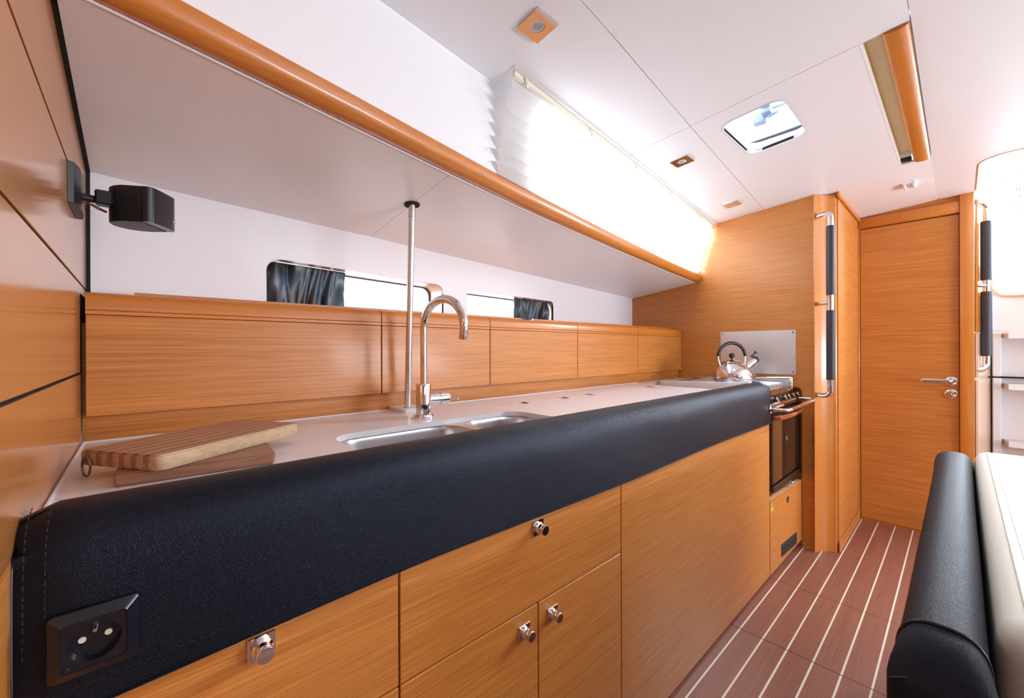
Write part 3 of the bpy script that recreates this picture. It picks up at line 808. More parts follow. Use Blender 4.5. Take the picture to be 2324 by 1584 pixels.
for x0, x1, lab in ((-0.006, 1.27, 'long thin varnished lid strip on the locker tops, forward of the second port'), (1.34, 2.69, 'thin varnished lid strip on the locker tops below the second port')):
    bm = B(); prism(bm, [(x0, 1.322, 1.2275), (x1, 1.322, 1.2275), (x1, 1.352, 1.2275), (x0+0.02, 1.352, 1.2275)], (0, 0, 0.009))
    tag(obj('locker_lid', bm, M['trim']), lab, 'lid', 'lid strips on the lockers')

# ------------------------------------------------------------------ worktop and sink
HOLE = rrect(0.326, 0.910, 0.705, 0.992, 0.062, 8)
wt = thing('worktop', 'long off-white worktop with cut-out for the double sink', 'worktop', (1.0, 0.95, 0.884))
bm = B(); sheet(bm, [(XL+0.001, 0.622), (2.118, 0.622), (2.118, 1.287), (XL+0.001, 1.287)], [HOLE], lambda a, b: (a, b, WZ), (0, 0, -0.014))
bmesh.ops.bevel(bm, geom=[], offset=0.001, segments=1)
obj('slab', bm, M['worktop'], wt, ang=40)
bm = B(); box(bm, 2.1185, 2.698, 1.165, 1.287, 0.884, WZ, 0.001); obj('rear_slab', bm, M['worktop'], wt)
bm = B()
for i in range(1): tube(bm, [(XL+0.003, 0.72, WZ+0.001), (XL+0.003, 1.284, WZ+0.001)], 0.0028, 6)
tube(bm, [(XL+0.003, 1.286, WZ+0.0008), (0.62, 1.286, WZ+0.0008)], 0.0022, 6)
for a, b in ((0.71, 1.52), (1.66, 2.11)): tube(bm, [(a, 1.286, WZ+0.0008), (b, 1.286, WZ+0.0008)], 0.0022, 6)
obj('sealant_bead', bm, M['gel'], wt)
bm = B(); box(bm, 1.0, 2.115, 1.0915, 1.0930, WZ+0.0001, WZ+0.0004); box(bm, 0.9545, 0.9556, 1.10, 1.285, WZ+0.0001, WZ+0.0004)
obj('lid_joint', bm, M['acrylic'], wt)
for k, (x, nm) in enumerate(((1.060, ''), (1.287, ''), (1.454, ''), (1.964, ''))):
    r = obj('ring_pull', sheet(B(), rrect(x-0.011, x+0.011, 1.064, 1.116, 0.004, 3), [], lambda a, b: (a, b, WZ+0.0018), (0, 0, -0.0016)), M['chrome'], wt)
    bm = B(); box(bm, x-0.0045, x+0.0045, 1.078, 1.102, WZ+0.0019, WZ+0.0038, 0.0008); obj('finger_tab', bm, M['dull_metal'], r)

sk2 = thing('double_sink', 'undermounted stainless double sink with two rounded bowls', 'sink', (0.63, 0.86, 0.70))
bowl1 = rrect(0.338, 0.668, 0.70, 1.006, 0.07, 8); bowl2 = rrect(0.694, 0.925, 0.70, 0.996, 0.07, 8)
bm = B(); sheet(bm, [(0.30, 0.66), (0.955, 0.66), (0.955, 1.035), (0.30, 1.035)], [bowl1, bowl2], lambda a, b: (a, b, 0.8835), (0, 0, -0.0012))
obj('rim', bm, M['steel'], sk2)
for bw, dep in ((bowl1, 0.16), (bowl2, 0.14)):
    cx = sum(p[0] for p in bw)/len(bw); cy = sum(p[1] for p in bw)/len(bw); bm = B(); rows = []
    for s, z in ((1.0, 0.8835), (0.985, 0.879), (0.975, 0.87), (0.955, 0.80), (0.94, 0.884-dep+0.03), (0.90, 0.884-dep+0.008), (0.80, 0.884-dep)):
        rows.append([(cx+(p[0]-cx)*s, cy+(p[1]-cy)*s, z) for p in bw])
    R = grid(bm, rows, True); bm.faces.new(R[-1])
    b_ = obj('bowl', bm, M['steel'], sk2, ang=50)
    bm = B(); lathe(bm, [(0, 0.003), (0.03, 0.003), (0.038, 0.0005), (0, 0.0005)], (cx, cy, 0.884-dep), seg=24); obj('drain', bm, M['chrome'], b_)

# faucet
fx, fy = 0.621, 1.066
fc = thing('faucet', 'tall chrome gooseneck faucet behind the double sink', 'faucet', (fx, fy, WZ))
obj('base_ring', lathe(B(), [(0, 0.0002), (0.0295, 0.0002), (0.0300, 0.002), (0.0300, 0.007), (0.029, 0.009), (0, 0.009)], (fx, fy, WZ), seg=40), M['chrome'], fc)
bm = B(); lathe(bm, [(0, 0.009), (0.0225, 0.009), (0.0225, 0.098), (0.0218, 0.100), (0.0, 0.100)], (fx, fy, WZ), seg=40)
tube(bm, [(fx+0.010, fy, 0.951), (fx+0.048, fy-0.004, 0.951)], 0.0190, 30)
obj('body', bm, M['chrome'], fc)
bm = B(); tube(bm, [(fx+0.0492, fy-0.004, 0.951), (fx+0.076, fy-0.006, 0.951), (fx+0.078, fy-0.006, 0.951)], [0.0190, 0.0190, 0.018], 30)
cpx = obj('control_cap', bm, M['chrome'], fc)
bm = B(); tube(bm, [(fx+0.074, fy-0.012, 0.953), (fx+0.100, fy-0.030, 0.949)], 0.0033, 12); lathe(bm, [(0, -0.0045), (0.003, -0.0035), (0.0045, 0), (0.003, 0.0035), (0, 0.0045)], (fx+0.1005, fy-0.0303, 0.949), seg=12)
obj('lever', bm, M['chrome'], cpx)
dx, dy = 0.020/0.166, -0.166/0.166
pth = [(fx, fy, 0.998), (fx, fy, 1.06), (fx, fy, 1.13)]
for k in range(25):
    a = PI - (PI+math.radians(16))*k/24; o_ = 0.087+0.087*math.cos(a)
    pth.append((fx+dx*o_, fy+dy*o_, 1.160+0.080*math.sin(a)))
obj('spout', tube(B(), pth, [0.0098]*3 + [0.0098+0.0022*min(1, k/14) for k in range(25)], 24), M['chrome'], fc)
p, q = Vector(pth[-2]), Vector(pth[-1]); d = (q-p).normalized()
obj('aerator', tube(B(), [q+d*0.0005, q+d*0.012], 0.0112, 24), M['pole_steel'], fc)

# steel post
cp = thing('support_post', 'slim polished steel post from a white foot on the worktop up to the side deck', 'post', (0.6475, 1.215, WZ))
bm = B(); sheet(bm, rrect(0.616, 0.700, 1.179, 1.284, 0.008, 3), [[(0.6475+0.013*math.cos(2*PI*k/24), 1.215+0.013*math.sin(2*PI*k/24)) for k in range(24)]], lambda a, b: (a, b, 0.9102), (0, 0, -0.0120))
obj('foot', bm, M['gel'], cp)
pt, pb = Vector((0.6432, 1.172, 1.565)), Vector((0.6475, 1.215, 0.8985))
obj('tube', tube(B(), [pb, pb.lerp(pt, 0.93)], 0.0100, 24), M['pole_steel'], cp)
bm = B(); tube(bm, [pb.lerp(pt, 0.931), pb.lerp(pt, 0.962)], 0.0112, 24); tube(bm, [pb.lerp(pt, 0.963), pb.lerp(pt, 0.992)], 0.0104, 24)
obj('collar', bm, M['pole_steel'], cp)
bm = B(); c0 = pb.lerp(pt, 0.994)
lathe(bm, [(0, 0.0), (0.022, 0.0), (0.0245, 0.0012), (0.0245, 0.004), (0, 0.004)], (c0.x, c0.y, c0.z-0.006), (0, 0.12, 1), 30)
obj('socket_hole', bm, M['gap'], cp)

# ------------------------------------------------------------------ cutting boards
def board(name, label, corner, ax, ay, L_, W_, z0, th, m, edge=None, r=0.014):
    ax = Vector(ax).normalized(); ay = Vector(ay).normalized()
    bm = B(); poly = rrect(-L_/2, L_/2, -W_/2, W_/2, r, 5)
    sheet(bm, poly, [], lambda a, b: (a, b, th/2), (0, 0, -th))
    bmesh.ops.recalc_face_normals(bm, faces=bm.faces[:])
    es = [e for e in bm.edges if len(e.link_faces) == 2 and e.link_faces[0].normal.angle(e.link_faces[1].normal, 0) > 1.2]
    bmesh.ops.bevel(bm, geom=es, offset=0.0025, segments=2, affect='EDGES')
    if edge:
        for f in bm.faces:
            if f.normal.y < -0.5 or f.normal.x > 0.8: f.material_index = 1
    o = obj(name, bm, m, None, origin=(0, 0, 0), mats=[m] + ([edge] if edge else []))
    c = Vector(corner) + ax*L_/2 + ay*W_/2; o.location = (c.x, c.y, z0+th/2)
    o.rotation_euler = (0, 0, math.atan2(ax.y, ax.x))
    return tag(o, label, 'cutting board', 'wooden cutting boards')
b1 = board('cutting_board', 'reddish plain cutting board lying flat on the worktop, lower of two', (-0.028, 0.834), (0.207, -0.017), (0.017, 0.207), 0.208, 0.145, WZ+0.0005, 0.0195, M['board_b'], None, 0.006)
b2 = board('cutting_board', 'striped cutting board with a metal ring, upper of two', (0.0215, 0.804), (0.234, 0.155), (-0.155, 0.234), 0.283, 0.170, 0.9185, 0.024, M['board_a'], M['board_edge'])
bm = B(); tube(bm, [(-0.1415-0.003+0.0*k, 0.058+0.010*math.sin(2*PI*k/20)*0.9, -0.010+0.0155*math.cos(2*PI*k/20)) for k in range(21)], 0.0015, 8, cap=False)
rg = obj('hanging_ring', bm, M['dull_metal'], None, origin=(0, 0, 0)); rg.parent = b2; rg.location = (-0.0005, 0.0, -0.002)

# ------------------------------------------------------------------ base cabinets
def latch(x, z, parent, s=0.016):
    p_ = obj('latch_plate', box(B(), x-s, x+s, YF-0.0035, YF-0.0002, z-s, z+s, 0.0008), M['chrome'], parent)
    bm = B(); lathe(bm, [(0, 0), (0.0125, 0), (0.0125, 0.004), (0.0095, 0.006), (0.0085, 0.010), (0.0105, 0.013), (0.0108, 0.020), (0.0098, 0.0212), (0, 0.0212)], (x, YF-0.0035, z), (0, -1, 0), 28)
    obj('push_knob', bm, M['chrome'], p_); return p_
def front(name, x0, x1, z0, z1, parent): return obj(name, box(B(), x0, x1, YF, YF+0.018, z0, z1, 0.001), M['teak_x'], parent)
def carcass(x0, x1, parent, top=0.70):
    bm = B()
    box(bm, x0, x0+0.012, YF+0.0185, 1.25, 0.001, top); box(bm, x1-0.012, x1, YF+0.0185, 1.25, 0.001, top); box(bm, x0+0.0125, x1-0.0125, YF+0.0185, 1.25, 0.02, 0.032)
    box(bm, x0+0.0125, x1-0.0125, YF+0.0185, YF+0.022, 0.033, 0.875)
    return obj('carcass', bm, M['gap'], parent)
cA = thing('base_cabinet', 'base cabinet at the left bulkhead with one drawer under the power socket', 'cabinet', (0.11, 0.9, 0), 'veneer base cabinets')
carcass(XL+0.002, 0.3125, cA)
d = front('drawer', XL+0.002, 0.3113, 0.5525, 0.880, cA); latch(0.118, 0.713, d)
front('door', XL+0.002, 0.3113, 0.010, 0.5495, cA)
cB = thing('base_cabinet', 'middle base cabinet with one wide drawer above two knobbed doors', 'cabinet', (0.636, 0.9, 0), 'veneer base cabinets')
carcass(0.3135, 0.9585, cB)
d = front('drawer', 0.3147, 0.9573, 0.5525, 0.880, cB); latch(0.636, 0.7145, d)
d = front('door', 0.3147, 0.6365, 0.010, 0.5495, cB); latch(0.5945, 0.509, d)
d = front('door', 0.6395, 0.9573, 0.010, 0.5495, cB); latch(0.6815, 0.509, d)
cC = thing('base_cabinet', 'long plain base cabinet panel without knobs between the doors and the cooker', 'cabinet', (1.6, 0.9, 0), 'veneer base cabinets')
carcass(0.9597, 2.2265, cC, 0.86)
front('front_panel', 0.9607, 2.2275, 0.010, 0.880, cC)

# cooker plinth panel below the oven
cp_ = thing('oven_plinth', 'low veneer panel under the oven with a warning sticker and black vent', 'panel', (2.46, 0.62, 0))
P0, P1 = Vector((2.2305, 0.616, 0)), Vector((2.6985, 0.592, 0)); pd = (P1-P0); nn = Vector((pd.y, -pd.x, 0)).normalized()
if nn.y > 0: nn = -nn
def onp(x, z, off=0.0):
    s = (x-P0.x)/(P1.x-P0.x); q = P0.lerp(P1, s) + nn*off; return Vector((q.x, q.y, z))
def plate(x0, x1, z0, z1, off, th, r=0.0):
    bm = B(); prism(bm, [onp(x0, z0, off), onp(x1, z0, off), onp(x1, z1, off), onp(x0, z1, off)], -nn*th); return bm
pz = lambda x: 0.010 + 0.035*(x-2.2305)/0.468
bm = B(); prism(bm, [onp(2.2315, pz(2.2315)), onp(2.698, pz(2.698)), onp(2.698, 0.371), onp(2.2315, 0.371)], (0, 0.016, 0)); obj('panel', bm, M['teak_x'], cp_)
bm = B(); prism(bm, [(2.2315, 0.6325, 0.36), (2.698, 0.6085, 0.36), (2.698, 1.14, 0.36), (2.2315, 1.14, 0.36)], (0, 0, 0.010)); obj('shelf', bm, M['teak_x'], cp_)
bm = B(); prism(bm, [onp(2.233, 0.3715, -0.001), onp(2.698, 0.3715, -0.001), onp(2.698, 0.3722, -0.001)-nn*0.016, onp(2.233, 0.3722, -0.001)-nn*0.016], (0, 0, 0.0015)); obj('edge_band', bm, M['overexposed_wood'], cp_)
# sticker: yellow triangle with heat symbol
bm = B(); prism(bm, [onp(2.2335, 0.312, 0.0003), onp(2.277, 0.312, 0.0003), onp(2.256, 0.360, 0.0003)], nn*0.0004); st = obj('warning_sticker', bm, M['yellow'], cp_)
bm = B()
for a, b in (((2.239, 0.3155), (2.272, 0.3155)), ((2.272, 0.3155), (2.256, 0.352)), ((2.256, 0.352), (2.239, 0.3155)), ((2.256, 0.326), (2.256, 0.341))):
    tube(bm, [onp(a[0], a[1], 0.0008), onp(b[0], b[1], 0.0008)], 0.0004, 5)
tube(bm, [onp(2.256, 0.3205, 0.0008), onp(2.256, 0.3225, 0.0008)], 0.0009, 5)
obj('warning_symbol', bm, M['print'], st)
tl = obj('turn_latch', plate(2.46, 2.492, 0.303, 0.333, 0.002, 0.002), M['dull_metal'], cp_)
bm = B(); tube(bm, [onp(2.470, 0.315, 0.0025), onp(2.476, 0.309, 0.003), onp(2.482, 0.315, 0.003), onp(2.482, 0.326, 0.003)], 0.0016, 6); obj('hook', bm, M['silver'], tl)
vg = obj('vent_grille', plate(2.381, 2.606, 0.052, 0.112, 0.003, 0.003), M['rubber_dark'], cp_)
for r_ in range(2):
    bm = B()
    for k in range(9):
        x = 2.394+0.0235*k; z = 0.064+0.026*r_
        prism(bm, [onp(x, z, 0.0032), onp(x+0.016, z, 0.0032), onp(x+0.016, z+0.004, 0.0032), onp(x, z+0.004, 0.0032)], nn*0.0022)
    obj('louvre_row', bm, M['dull_metal'], vg)
bm = B(); prism(bm, [onp(2.384, 0.0805, 0.0032), onp(2.603, 0.0805, 0.0032), onp(2.603, 0.083, 0.0032), onp(2.384, 0.083, 0.0032)], nn*0.001); obj('centre_rib', bm, M['black'], vg)

# ------------------------------------------------------------------ leather-covered fiddle along the worktop front
bol = thing('leather_fiddle_cover', 'black leather padded cover over the whole front edge of the worktop', 'leather cover', (1.06, 0.63, 0.75))
def wav(x, z): return 0.0018*math.sin(x*9+z*20) + 0.001*math.sin(x*23+1)
LP = [(0.700, 0.8995), (0.699, 0.912), (0.694, 0.922), (0.685, 0.930), (0.672, 0.934), (0.655, 0.9345), (0.640, 0.932), (0.627, 0.926), (0.616, 0.915), (0.609, 0.901), (0.605, 0.885), (0.603, 0.865), (0.602, 0.835), (0.601, 0.80), (0.6005, 0.765), (0.6005, 0.745)]
LI = [(0.6155, 0.745), (0.6155, 0.765), (0.6155, 0.80), (0.6155, 0.85), (0.6155, 0.8995)]
bm = B(); secs = []
NX = 90
for i in range(NX+1):
    x = XL+0.0015 + (2.212-XL-0.0015)*i/NX
    e = min(1, (x-XL-0.001)/0.012 + 0.30, (2.212-x)/0.014+0.35)
    s = []
    for (y, z) in LP:
        zz = z
        if z < 0.77: zz = z - 0.010*max(0, (0.35-x)/0.45) + 0.003*math.sin(x*5.0)*(1 if z < 0.76 else 0) + 0.004*(x/2.2)
        yy = y + (wav(x, z) if z < 0.9 else 0)*0.6
        yc, zc = 0.640, 0.885
        if e < 1 and z > 0.76: yy = yy + (1-e)*0.016*(1 if yy < 0.65 else -0.6); zz = zz - (1-e)*0.014*(1 if zz > 0.9 else 0)
        s.append((x, yy, zz))
    s += [(x, y, z - (0.010*max(0, (0.35-x)/0.45) if z < 0.75 else 0)) for y, z in LI]
    secs.append(s)
sweep(bm, secs); obj('cover', bm, M['leather'], bol, ang=60)
bm = B()   # stitched seams (dashes)
def seamline(pts, dash=0.0045, gap_=0.003):
    P = [Vector(p) for p in pts]
    for a, b in zip(P[:-1], P[1:]):
        L_ = (b-a).length; n = max(1, int(L_/(dash+gap_))); d_ = (b-a)/n
        for k in range(n): tube(bm, [a+d_*k, a+d_*(k+0.6)], 0.00055, 4)
seamline([(x, 0.5995+0.6*wav(x, 0.765), 0.768 + 0.004*x/2.2 - 0.008*max(0, (0.35-x)/0.45)) for x in [-0.05+2.24*i/60 for i in range(61)]])
obj('stitching', bm, M['thread'], bol)
for xs in (-0.068, -0.082):
    bm = B(); seamline([(xs, y-0.0008, z+0.0006) for y, z in LP[5:14]]); obj('stitching', bm, M['thread'], bol)
bm = B(); tube(bm, [(2.2005, y-0.0004, z+0.0004) for y, z in LP[2:]], 0.0016, 6); tube(bm, [(x, 0.6004, 0.745+0.003*math.sin(x*5)+0.004*x/2.2 - 0.010*max(0, (0.35-x)/0.45)) for x in [-0.08+2.28*i/50 for i in range(51)]], 0.0015, 6)
obj('piping', bm, M['leather'], bol)
# power socket on the leather
so = thing('power_socket', 'black square power socket set in the leather cover at bottom left', 'power socket', (-0.033, 0.600, 0.807))
ys = 0.5985
bm = B()
def pyr(bm, o0, o1, y0_, y1_):
    rows = [[(x, y0_, z) for x, z in rrect(-0.033-o0, -0.033+o0, 0.807-o0, 0.807+o0, 0.004, 3)], [(x, y1_, z) for x, z in rrect(-0.033-o1, -0.033+o1, 0.807-o1, 0.807+o1, 0.004, 3)]]
    return grid(bm, rows, True)
R = pyr(bm, 0.033, 0.024, ys-0.004, ys-0.010); pyr(bm, 0.033, 0.033, ys-0.004, ys+0.001)
pyr(bm, 0.024, 0.0225, ys-0.010, ys-0.006); bmesh.ops.remove_doubles(bm, verts=bm.verts[:], dist=1e-5)
obj('cover_frame', bm, M['black_gloss'], so)
bm = B(); sheet(bm, rrect(-0.033-0.0235, -0.033+0.0235, 0.807-0.0235, 0.807+0.0235, 0.003, 3), [[(-0.033+0.0195*math.cos(2*PI*k/32), 0.807+0.0195*math.sin(2*PI*k/32)) for k in range(32)]], lambda a, b: (a, ys-0.0085, b), (0, 0.0035, 0))
pl_ = obj('socket_insert', bm, M['black_gloss'], so)
bm = B(); lathe(bm, [(0, -0.009), (0.0188, -0.009), (0.0195, 0.0), (0.0205, 0.0), (0.0205, -0.0115), (0, -0.0115)], (-0.033, ys-0.0080, 0.807), (0, -1, 0), 32); obj('socket_well', bm, M['black_gloss'], pl_)
bm = B(); tube(bm, [(-0.033, ys+0.003, 0.8165), (-0.033, ys-0.007, 0.8165)], [0.0024, 0.0018], 14); obj('earth_pin', bm, M['chrome'], pl_)
bm = B()
for dx_ in (-0.0095, 0.0095): obj('contact_hole', lathe(B(), [(0, 0.0006), (0.0030, 0.0006), (0.0030, -0.001), (0, -0.001)], (-0.033+dx_, ys+0.0008, 0.807), (0, -1, 0), 14), M['cream_plastic'], pl_)
for dx_, dz_ in ((0.020, 0.020), (-0.020, -0.020)):
    bm = B(); lathe(bm, [(0, 0.0015), (0.0015, 0.001), (0.002, 0), (0, 0)], (-0.033+dx_, ys-0.0087, 0.807+dz_), (0, -1, 0), 12)
    obj('corner_stud', bm, M['black_gloss'], pl_)

# ------------------------------------------------------------------ chrome bar in front of the cooker
br = thing('crash_bar', 'bent chrome bar standing out in front of the cooker knobs', 'bar', (2.42, 0.55, 0.815))
bm = B()
pth = [(2.186, 0.601, 0.812), (2.187, 0.570, 0.812), (2.190, 0.553, 0.8125), (2.199, 0.537, 0.813), (2.216, 0.529, 0.8135), (2.24, 0.528, 0.814), (2.45, 0.528, 0.818), (2.655, 0.528, 0.8225), (2.675, 0.531, 0.823), (2.686, 0.540, 0.823), (2.689, 0.556, 0.823), (2.689, 0.60, 0.823)]
tube(bm, pth[:8], 0.0085, 18); obj('bar', bm, M['chrome'], br)
bm = B(); tube(bm, pth[7:], 0.0080, 14); obj('return_arm', bm, M['chrome'], br)
bm = B(); lathe(bm, [(0, 0.0), (0.021, 0.0), (0.022, 0.0015), (0.020, 0.004), (0.011, 0.006), (0, 0.006)], (2.186, 0.6000, 0.812), (0, -1, 0), 28); obj('flange', bm, M['chrome'], br)

# ------------------------------------------------------------------ cooker
ck = thing('gimballed_cooker', 'stainless marine gas cooker with smoked glass oven door', 'cooker', (2.45, 0.87, 0.374))
bm = B(); box(bm, 2.236, 2.728, 0.622, 1.12, 0.432, 0.868, 0.003); obj('oven_body', bm, M['oven_dark'], ck)
bm = B(); sheet(bm, [(2.128, 0.640), (2.662, 0.640), (2.662, 1.148), (2.128, 1.148)], [], lambda a, b: (a, b, 0.890), (0, 0, -0.012)); obj('hob_tray', bm, M['steel'], ck)
bm = B()
sweep(bm, [[(x, 0.640, 0.889), (x, 0.634, 0.884), (x, 0.606, 0.822), (x, 0.604, 0.806), (x, 0.612, 0.800), (x, 0.640, 0.800)] for x in (2.2295, 2.715)])
cpn = obj('control_panel', bm, M['chrome'], ck)
for k, x in enumerate((2.265, 2.400, 2.466, 2.550, 2.630)):
    c = Vector((x, 0.6155, 0.842)); ax = Vector((0, -0.91, 0.41)).normalized()
    bm = B(); lathe(bm, [(0, 0.0), (0.013, 0.0), (0.0135, 0.004), (0.010, 0.006), (0.0105, 0.024), (0, 0.024)], c, ax, 22)
    box(bm, x-0.0015, x+0.0015, 0.597, 0.603, 0.858, 0.868)
    kb = obj('control_knob', bm, M['black'], ck)
    bm = B(); lathe(bm, [(0, 0.0242), (0.0108, 0.0242), (0.0112, 0.026), (0.0100, 0.0285), (0, 0.029)], c, ax, 22); obj('chrome_cap', bm, M['chrome'], kb)
# fiddle rails
def fiddle(p0, p1, h0, h1, z0, th, name):
    p0, p1 = Vector(p0), Vector(p1); d_ = (p1-p0).normalized(); n_ = Vector((-d_.y, d_.x, 0))*th
    bm = B(); v = [p0-n_, p1-n_, p1+n_, p0+n_]
    A = [bm.verts.new((q.x, q.y, z0[i % 4 in (1, 2)])) for i, q in enumerate(v)]
    D = [bm.verts.new((q.x, q.y, (h0, h1)[i % 4 in (1, 2)])) for i, q in enumerate(v)]
    bm.faces.new(A[::-1]); bm.faces.new(D)
    for i in range(4): bm.faces.new((A[i], A[(i+1) % 4], D[(i+1) % 4], D[i]))
    return bm
bm = fiddle((2.124, 1.112, 0), (2.124, 0.660, 0), 0.9205, 0.934, (0.8995, 0.8995), 0.0015, '')
f1 = obj('fiddle_rail', bm, M['plate_steel'], ck)
bm = B(); tube(bm, [(2.1205, 1.108, 0.9215), (2.1205, 0.662, 0.9345)], 0.0028, 8); tube(bm, [(2.1215, 1.090, 0.911), (2.1215, 0.665, 0.917)], 0.0016, 6); box(bm, 2.1195, 2.1215, 1.094, 1.112, 0.9, 0.9212)
obj('rolled_edge', bm, M['plate_steel'], f1)
bm = B(); lathe(bm, [(0, 0.0015), (0.002, 0.001), (0.003, 0), (0, 0)], (2.1195, 1.103, 0.910), (-1, 0, 0), 12); obj('screw', bm, M['dull_metal'], f1)
bm = fiddle((2.655, 1.145, 0), (2.655, 0.628, 0), 0.914, 0.938, (0.886, 0.880), 0.0015, '')
f2 = obj('fiddle_rail', bm, M['plate_steel'], ck)
bm = B(); tube(bm, [(2.6535, 1.144, 0.914), (2.6535, 0.630, 0.938)], 0.0022, 8); obj('rolled_edge', bm, M['chrome'], f2)
bm = B(); box(bm, 2.646, 2.662, 0.6215, 0.640, 0.873, 0.9385, 0.003); obj('corner_bracket', bm, M['chrome'], ck)
bm = B(); box(bm, 2.640, 2.650, 1.062, 1.144, 0.889, 0.912, 0.002); box(bm, 2.636, 2.640, 1.125, 1.135, 0.889, 0.916, 0.001); obj('corner_bracket', bm, M['chrome'], ck)
bm = fiddle((2.13, 1.146, 0), (2.655, 1.146, 0), 0.915, 0.914, (0.886, 0.886), 0.0012, ''); obj('rear_fiddle', bm, M['steel'], ck)
bm = B(); tube(bm, [(2.607, 0.86, 0.924), (2.646, 0.645, 0.934)], 0.003, 8); obj('pot_clamp', bm, M['pole_steel'], ck); obj('pot_clamp', tube(B(), [(2.15, 1.08, 0.9205), (2.62, 1.12, 0.916)], 0.003, 8), M['pole_steel'], ck)
# grate with rounded finger ends at the front
bm = B()
for yy in (0.672, 0.700, 1.10): tube(bm, [(2.15, yy, 0.901), (2.64, yy, 0.901)], 0.0026, 8)
for k in range(13):
    x = 2.17+0.038*k
    tube(bm, [(x, 1.105, 0.9065), (x, 0.676, 0.9065), (x, 0.662, 0.904), (x, 0.6575, 0.897), (x, 0.6575, 0.890)], 0.0026, 8)
obj('grate', bm, M['pole_steel'], ck)
for x, y in ((2.27, 0.77), (2.52, 0.77), (2.27, 1.0), (2.52, 1.0)):
    bm = B(); lathe(bm, [(0.032, 0), (0.032, 0.006), (0.024, 0.009), (0, 0.010)], (x, y, 0.8905), seg=24); obj('burner', bm, M['oven_dark'], ck)
# oven door
od = obj('oven_door', box(B(), 2.237, 2.730, 0.606, 0.6195, 0.444, 0.790, 0.002), M['oven_glass'], ck)
bm = B(); pts = [(2.247, 0.603, 0.764), (2.26, 0.583, 0.762)] + [(2.26+0.405*k/10, 0.583-0.010*math.sin(PI*k/10), 0.762-0.001*k/10) for k in range(1, 11)] + [(2.680, 0.603, 0.760)]
sweep(bm, [[(p[0], p[1]+0.007*math.cos(2*PI*k/14), p[2]+0.0115*math.sin(2*PI*k/14)) for k in range(14)] for p in pts])
obj('door_handle', bm, M['red_wood'], od)
bm = B(); c = (2.470, 0.6052, 0.634); rr = 0.0125
tube(bm, [(c[0]+rr*math.cos(2*PI*k/24), c[1], c[2]+rr*math.sin(2*PI*k/24)) for k in range(25)], 0.0006, 5, cap=False)
tube(bm, [(c[0]+0.005*math.sin(a), c[1], c[2]+0.006*(1-2*k/10)) for k, a in enumerate([PI*2*k/10 for k in range(11)])], 0.0009, 5)
obj('round_emblem', bm, M['lens'], od)
bm = B(); box(bm, 2.2305, 2.725, 0.600, 0.622, 0.410, 0.436, 0.002); bb = obj('bottom_rail', bm, M['oven_dark'], ck)
bm = B(); tube(bm, [(2.50, 0.600, 0.405), (2.50, 0.590, 0.400), (2.56, 0.586, 0.404)], 0.004, 10); lathe(bm, [(0, 0.003), (0.006, 0.003), (0.006, -0.01), (0, -0.01)], (2.50, 0.592, 0.400), (0, -1, 0), 14); obj('gimbal_lock', bm, M['chrome'], bb)
for z in (0.498, 0.455): obj('side_screw', lathe(B(), [(0, 0), (0, 0.001), (0.0045, 0.001), (0.0045, 0)], (2.2330, 0.6185, z), (0, -1, 0), 14), M['silver'], ck)

# ------------------------------------------------------------------ kettle
kx, ky, kz = 2.482, 0.860, 0.9095
kt = thing('whistling_kettle', 'shiny steel whistling kettle with a black arched handle on the cooker', 'kettle', (kx, ky, kz))
pr = [(0, 0), (0.092, 0.0), (0.100, 0.003), (0.1045, 0.011), (0.106, 0.022), (0.1045, 0.038), (0.100, 0.054), (0.092, 0.070), (0.081, 0.084), (0.069, 0.096), (0.058, 0.104), (0.052, 0.107), (0, 0.107)]
kd = Vector((0.85, -0.527, 0)).normalized()
bm = lathe(B(), pr, (kx, ky, kz), seg=56)
for v in bm.verts: v.co -= kd*0.016*((v.co.z-kz)/0.107)**1.5
kb = obj('kettle_body', bm, M['chrome'], kt, ang=40)
kl = Vector((kx, ky, kz)) - kd*0.016
obj('lid', lathe(B(), [(0.0, 0.1075), (0.0545, 0.1075), (0.055, 0.109), (0.050, 0.113), (0.03, 0.1215), (0.010, 0.1260), (0.0, 0.1260)], kl, seg=40), M['chrome'], kt)
bm = B(); lathe(bm, [(0.004, 0.1262), (0.004, 0.132), (0.011, 0.136), (0.0155, 0.144), (0.0150, 0.153), (0.009, 0.1605), (0, 0.163)], kl, seg=24); obj('lid_knob', bm, M['black'], kt)
kd = Vector((0.85, -0.527, 0)).normalized()
def kp(s, z): return Vector((kx, ky, kz)) + kd*s + Vector((0, 0, z))
hp = [kp(-0.016-0.086*math.cos(a)*1.0, 0.140+0.079*math.sin(a)) for a in [math.radians(4+172*k/24) for k in range(25)]]
bm = B(); tube(bm, hp, [0.0085+0.0012*math.sin(PI*k/24) for k in range(25)], 14); hd = obj('handle', bm, M['black'], kt)
for s in (-1, 1):
    bm = B(); tube(bm, [kp(-0.016+s*0.086, 0.143), kp(-0.015+s*0.084, 0.122), kp(-0.014+s*0.081, 0.108), kp(-0.012+s*0.076, 0.086)], [0.0025, 0.002, 0.0028, 0.0035], 10)
    obj('handle_wire', bm, M['chrome'], hd)
bm = B(); tube(bm, [kp(0.066, 0.074), kp(0.130, 0.119)], [0.0205, 0.0190], 24); sp = obj('spout', bm, M['chrome'], kt)
bm = B(); tube(bm, [kp(0.1285, 0.118), kp(0.135, 0.1225), kp(0.144, 0.129), kp(0.147, 0.131)], [0.0188, 0.0195, 0.017, 0.012], 22)
tube(bm, [kp(0.128, 0.136), kp(0.118, 0.147), kp(0.126, 0.153), kp(0.133, 0.162), kp(0.134, 0.173)], [0.007, 0.006, 0.006, 0.005, 0.004], 10)
